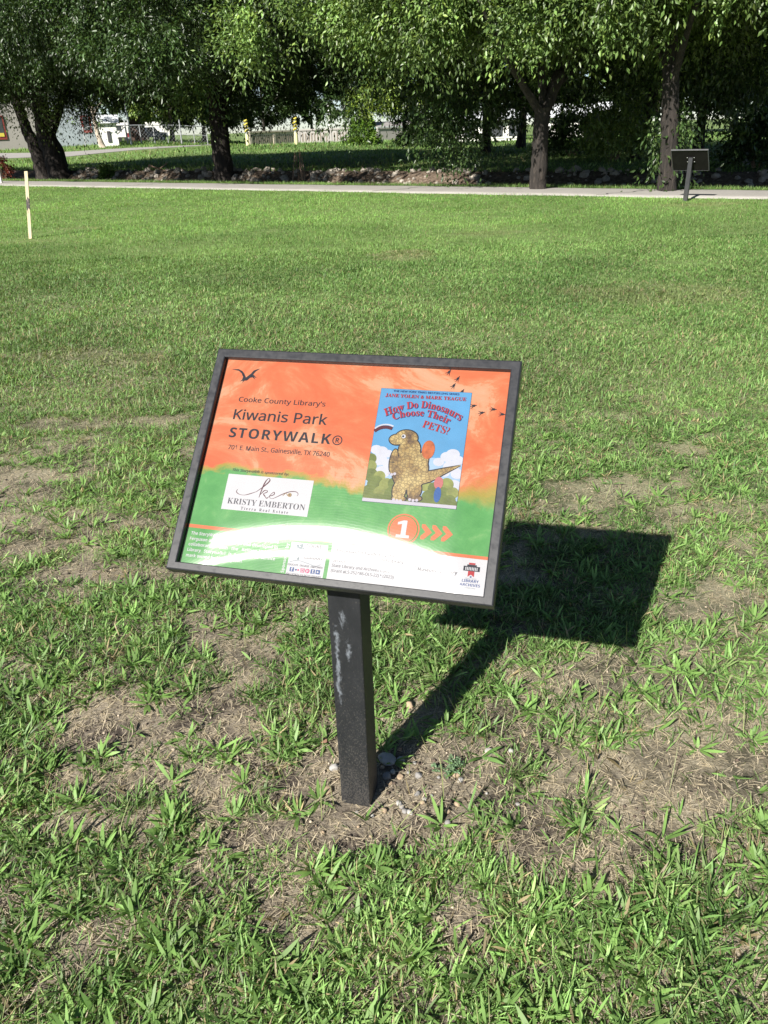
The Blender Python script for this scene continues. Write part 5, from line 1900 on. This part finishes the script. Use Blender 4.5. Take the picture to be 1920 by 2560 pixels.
# large rosettes of crabgrass with broad long blades
x, y, z = scatter(2800, 0.45, 4.0, 1.1)
keep = rng.random(len(x)) > np.clip(bare(x, y) * 1.02 + 0.35 * thin(x, y), 0, 0.93)
x, y, z = x[keep], y[keep], z[keep]
nb = rng.integers(5, 14, len(x))
i = np.repeat(np.arange(len(x)), nb)
n = len(i)
az = rng.random(n) * 6.283
P = np.stack([x[i] + np.cos(az) * 0.006, y[i] + np.sin(az) * 0.006, z[i] + 0.008 * rng.random(n)], -1)
tcol = np.array([0.18, 0.31, 0.085]) * (0.75 + 0.5 * rng.random((len(x), 1)))
sz = 0.7 + 0.6 * rng.random(len(x))
blades(P, az, np.radians(38 + 46 * rng.random(n)), np.radians(rng.normal(size=n) * 20 + 8), (0.026 + 0.036 * rng.random(n)) * sz[i], (0.0052 + 0.0042 * rng.random(n)) * sz[i],
       tcol[i] * (0.85 + 0.35 * rng.random((n, 1))), 5, 0.5, rng.normal(size=n) * 0.35)
# fine upright blades between them
x, y, z = scatter(140000, 0.42, 5.0, 1.2)
keep = rng.random(len(x)) > np.clip(bare(x, y) * 1.1 + thin(x, y) * 0.8, 0, 0.97)
x, y, z = x[keep], y[keep], z[keep]
n = len(x)
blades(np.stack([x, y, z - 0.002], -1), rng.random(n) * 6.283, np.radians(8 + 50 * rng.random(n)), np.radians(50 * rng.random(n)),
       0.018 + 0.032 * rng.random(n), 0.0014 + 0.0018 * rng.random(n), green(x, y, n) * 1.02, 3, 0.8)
# long thin stems standing up here and there
x, y, z = scatter(900, 0.45, 3.2, 1.1)
n = len(x)
blades(np.stack([x, y, z], -1), rng.random(n) * 6.283, np.radians(8 + 35 * rng.random(n)), np.radians(30 * rng.random(n)),
       0.06 + 0.07 * rng.random(n), 0.0014 + 0.0012 * rng.random(n), np.array([0.27, 0.31, 0.13]) * (0.7 + 0.5 * rng.random((n, 1))), 4, 0.9)
# dry straw lying flat
x, y, z = scatter(190000, 0.42, 5.5, 1.1)
keep = rng.random(len(x)) < np.clip(0.42 + bare(x, y) * 0.6 + thin(x, y) * 0.5, 0, 1) * (0.45 + 0.75 * vnoise(x * 9, y * 9, 95)) * (1 - 0.65 * np.exp(-((x - 0.04) ** 2 / 0.03 + (y - 1.47) ** 2 / 0.016)))
x, y, z = x[keep], y[keep], z[keep]
n = len(x)
col = STRAW * (0.33 + 0.82 * rng.random((n, 1))) * np.array([1, 1, 1])
blades(np.stack([x, y, z + 0.001 + 0.010 * rng.random(n) ** 2], -1), rng.random(n) * 6.283, np.radians(82 + 14 * rng.random(n)), np.radians(rng.normal(size=n) * 14),
       0.012 + 0.035 * rng.random(n) ** 1.5, 0.0009 + 0.0014 * rng.random(n), col, 2, 0.9)

# crumbs of soil and clippings on the bare ground
x, y, z = scatter(60000, 0.42, 4.5, 1.2)
keep = rng.random(len(x)) < (bare(x, y) * 0.8 + thin(x, y) * 0.12) * vnoise(x * 13, y * 13, 96)
x, y, z = x[keep], y[keep], z[keep]
n = len(x)
r = 0.0015 + 0.0055 * rng.random(n) ** 3
oct_ = np.array([[1, 0, 0], [0, 1, 0], [-1, 0, 0], [0, -1, 0], [0, 0, 0.8], [0, 0, -0.8]])
V = np.stack([x, y, z + r * 0.4], -1)[:, None] + oct_[None] * r[:, None, None] * (0.7 + 0.6 * rng.random((n, 6, 1)))
k = np.arange(n)[:, None, None] * 6
F = (np.array([[0, 1, 4], [1, 2, 4], [2, 3, 4], [3, 0, 4], [1, 0, 5], [2, 1, 5], [3, 2, 5], [0, 3, 5]])[None] + k).reshape(-1, 3)
C = np.where(rng.random((n, 1)) < 0.75, np.array([0.075, 0.055, 0.042]), np.array([0.30, 0.25, 0.19])) * (0.6 + 0.8 * rng.random((n, 1)))
NTc = NT('soil_crumb')
NTc.color(NTc.n('ShaderNodeAttribute', attribute_name='tint').outputs['Color'])
NTc.b.inputs['Roughness'].default_value = 0.95
tag(np_mesh('soil_crumbs', V.reshape(-1, 3), [F], NTc.m, np.repeat(C, 6, 0)), 'crumbs of dark soil and grit on the bare ground round the post', 'soil', None, 'stuff')

# -- zone B: the middle of the lawn
x, y, z = scatter(330000, 4.2, 11.0, 1.25)
keep = rng.random(len(x)) > np.clip(bare(x, y) * 0.95 + thin(x, y) * 0.5, 0, 0.95)
keep &= rng.random(len(x)) < sstep(3.9, 5.2, y)
x, y, z = x[keep], y[keep], z[keep]
n = len(x)
clump = fbm(x * 1.9, y * 1.9, 97, 3) ** 1.0 * 1.1
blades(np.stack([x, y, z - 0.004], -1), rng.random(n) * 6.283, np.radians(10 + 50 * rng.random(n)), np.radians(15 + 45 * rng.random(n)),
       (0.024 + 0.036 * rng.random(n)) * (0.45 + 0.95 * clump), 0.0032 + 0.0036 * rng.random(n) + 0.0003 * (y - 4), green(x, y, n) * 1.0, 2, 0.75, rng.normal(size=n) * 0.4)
x, y, z = scatter(60000, 4.6, 11.0, 1.25)
keep = rng.random(len(x)) < 0.22 + bare(x, y)
x, y, z = x[keep], y[keep], z[keep]
n = len(x)
blades(np.stack([x, y, z + 0.004 + 0.012 * rng.random(n)], -1), rng.random(n) * 6.283, np.radians(70 + 24 * rng.random(n)), np.radians(rng.normal(size=n) * 14),
       0.03 + 0.04 * rng.random(n), 0.002 + 0.002 * rng.random(n), STRAW * (0.4 + 0.8 * rng.random((n, 1))), 1, 0.9)

# -- zone C: up to the path and its ragged edge
x, y, z = scatter(520000, 9.5, 36.0, 1.45)
keep = rng.random(len(x)) > np.clip(bare(x, y) * 0.95, 0, 0.95)
keep &= rng.random(len(x)) < sstep(9.0, 12.0, y)
x, y, z = x[keep], y[keep], z[keep]
n = len(x)
clump = fbm(x * 1.2, y * 1.2, 98, 3) * 1.1
blades(np.stack([x, y, z - 0.004], -1), rng.random(n) * 6.283, np.radians(10 + 50 * rng.random(n)), np.radians(15 + 45 * rng.random(n)),
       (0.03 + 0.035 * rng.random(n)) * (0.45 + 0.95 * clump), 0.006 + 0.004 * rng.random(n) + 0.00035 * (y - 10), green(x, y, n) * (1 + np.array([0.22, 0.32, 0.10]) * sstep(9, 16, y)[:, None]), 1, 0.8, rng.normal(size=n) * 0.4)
# verge between the path and the creek
T = rng.uniform(-36, 20, 60000)
s = PATH_FAR - 0.10 + 0.75 * rng.random(60000) ** 1.6
x, y = NX * s + NY * T, NY * s - NX * T
z = gz(x, y)
n = len(x)
blades(np.stack([x, y, z], -1), rng.random(n) * 6.283, np.radians(10 + 50 * rng.random(n)), np.radians(15 + 45 * rng.random(n)),
       0.05 + 0.07 * rng.random(n), 0.010 + 0.006 * rng.random(n), green(x, y, n), 1, 0.8)
# the lawn across the creek, coarse tufts
T = rng.uniform(-95, 40, 130000)
s = 24.9 + 70 * rng.random(130000) ** 1.6
x, y = NX * s + NY * T, NY * s - NX * T
k = (y > 5) & (np.abs(x) < y * 0.7)
qx, qy, _ = project(x, y, gz(x, y))
rx_ = [-120, 60, 170, 250, 330, 400, 470, 560]
k &= ~((qx < 560) & (qy < np.interp(qx, rx_, [402, 395, 392, 384, 376, 371, 367, 362]) + 4) & (qy > np.interp(qx, rx_, [384, 383, 380, 375, 370, 367, 364, 360])))
x, y = x[k], y[k]
z = gz(x, y)
n = len(x)
sc = 0.5 + y / 45
blades(np.stack([x, y, z], -1), rng.random(n) * 6.283, np.radians(10 + 50 * rng.random(n)), np.radians(15 + 45 * rng.random(n)),
       (0.08 + 0.06 * rng.random(n)) * sc, (0.03 + 0.02 * rng.random(n)) * sc, green(x * 0.4, y * 0.4, n) * 1.05, 1, 0.8)

o = np_mesh('lawn_grass', np.concatenate(GV), [np.concatenate(GF)], MAT['grass'], np.concatenate(GC))
tag(o, 'short mown lawn of creeping grass, thin and strawy around the sign post', 'grass', None, 'stuff')
print('grass verts', g_off[0])

# small plants one can tell apart
def shoot(name, label, q, nbl, ln, wd, seed, up=40):
    r_ = np.random.default_rng(seed)
    p = at(*q)
    global GV, GF, GC
    GV, GF, GC = [], [], []
    g_off[0] = 0
    az = np.arange(nbl) * 2.4 + r_.random(nbl)
    blades(np.zeros((nbl, 3)) + r_.normal(size=(nbl, 3)) * 0.002, az, np.radians(up + 25 * r_.random(nbl)), np.radians(10 + 30 * r_.random(nbl)), ln * (0.6 + 0.5 * r_.random(nbl)),
           wd * (0.8 + 0.4 * r_.random(nbl)), np.array([0.12, 0.225, 0.06]) * (0.8 + 0.4 * r_.random((nbl, 1))), 6, 0.55, r_.normal(size=nbl) * 0.3)
    o = np_mesh(name, np.concatenate(GV), [np.concatenate(GF)], MAT['grass'], np.concatenate(GC))
    o.location = p
    tag(o, label, 'grass shoot')


shoot('grass_shoot', 'single broad grass shoot right in front of the foot of the post', (916, 2062), 3, 0.075, 0.009, 1, 15)
shoot('grass_shoot', 'broad bladed grass shoot on the bare soil right of the pebbles', (1205, 1900), 6, 0.07, 0.010, 2, 50)
shoot('grass_shoot', 'young grass tuft on the bare ground left of the post', (755, 1868), 6, 0.06, 0.006, 3, 35)
shoot('grass_shoot', 'upright yellowish grass shoot at the right end of the bare soil', (1172, 2030), 4, 0.075, 0.005, 4, 8)
# clover like weed
p = at(1125, 1928)
mb = MB()
r_ = random.Random(9)
for i in range(26):
    a, r = r_.random() * 6.28, 0.045 * math.sqrt(r_.random())
    cx, cy, cz = r * math.cos(a), r * 0.8 * math.sin(a), 0.006 + 0.018 * r_.random()
    mb.tube([(cx * 0.3, cy * 0.3, 0), (cx, cy, cz)], 0.0006, 4)
    for k in range(3):
        b_ = a + k * 2.1 + r_.random() * 0.4
        ux, uy = math.cos(b_), math.sin(b_)
        L_, W_l, tl = 0.0085, 0.0042, r_.uniform(-0.3, 0.3)
        mb.add([(cx, cy, cz), (cx + ux * L_ * .55 - uy * W_l, cy + uy * L_ * .55 + ux * W_l, cz + 0.002), (cx + ux * L_, cy + uy * L_, cz + tl * L_), (cx + ux * L_ * .55 + uy * W_l, cy + uy * L_ * .55 - ux * W_l, cz + 0.002)], [(0, 3, 2, 1)])
o = mb.build('clover_weed', surf('blue_green_leaves', (0.10, 0.17, 0.08), 0.6, 0.25, 60))
o.location = p
tag(o, 'small blue green clover weed on the bare soil right of the post', 'weed')
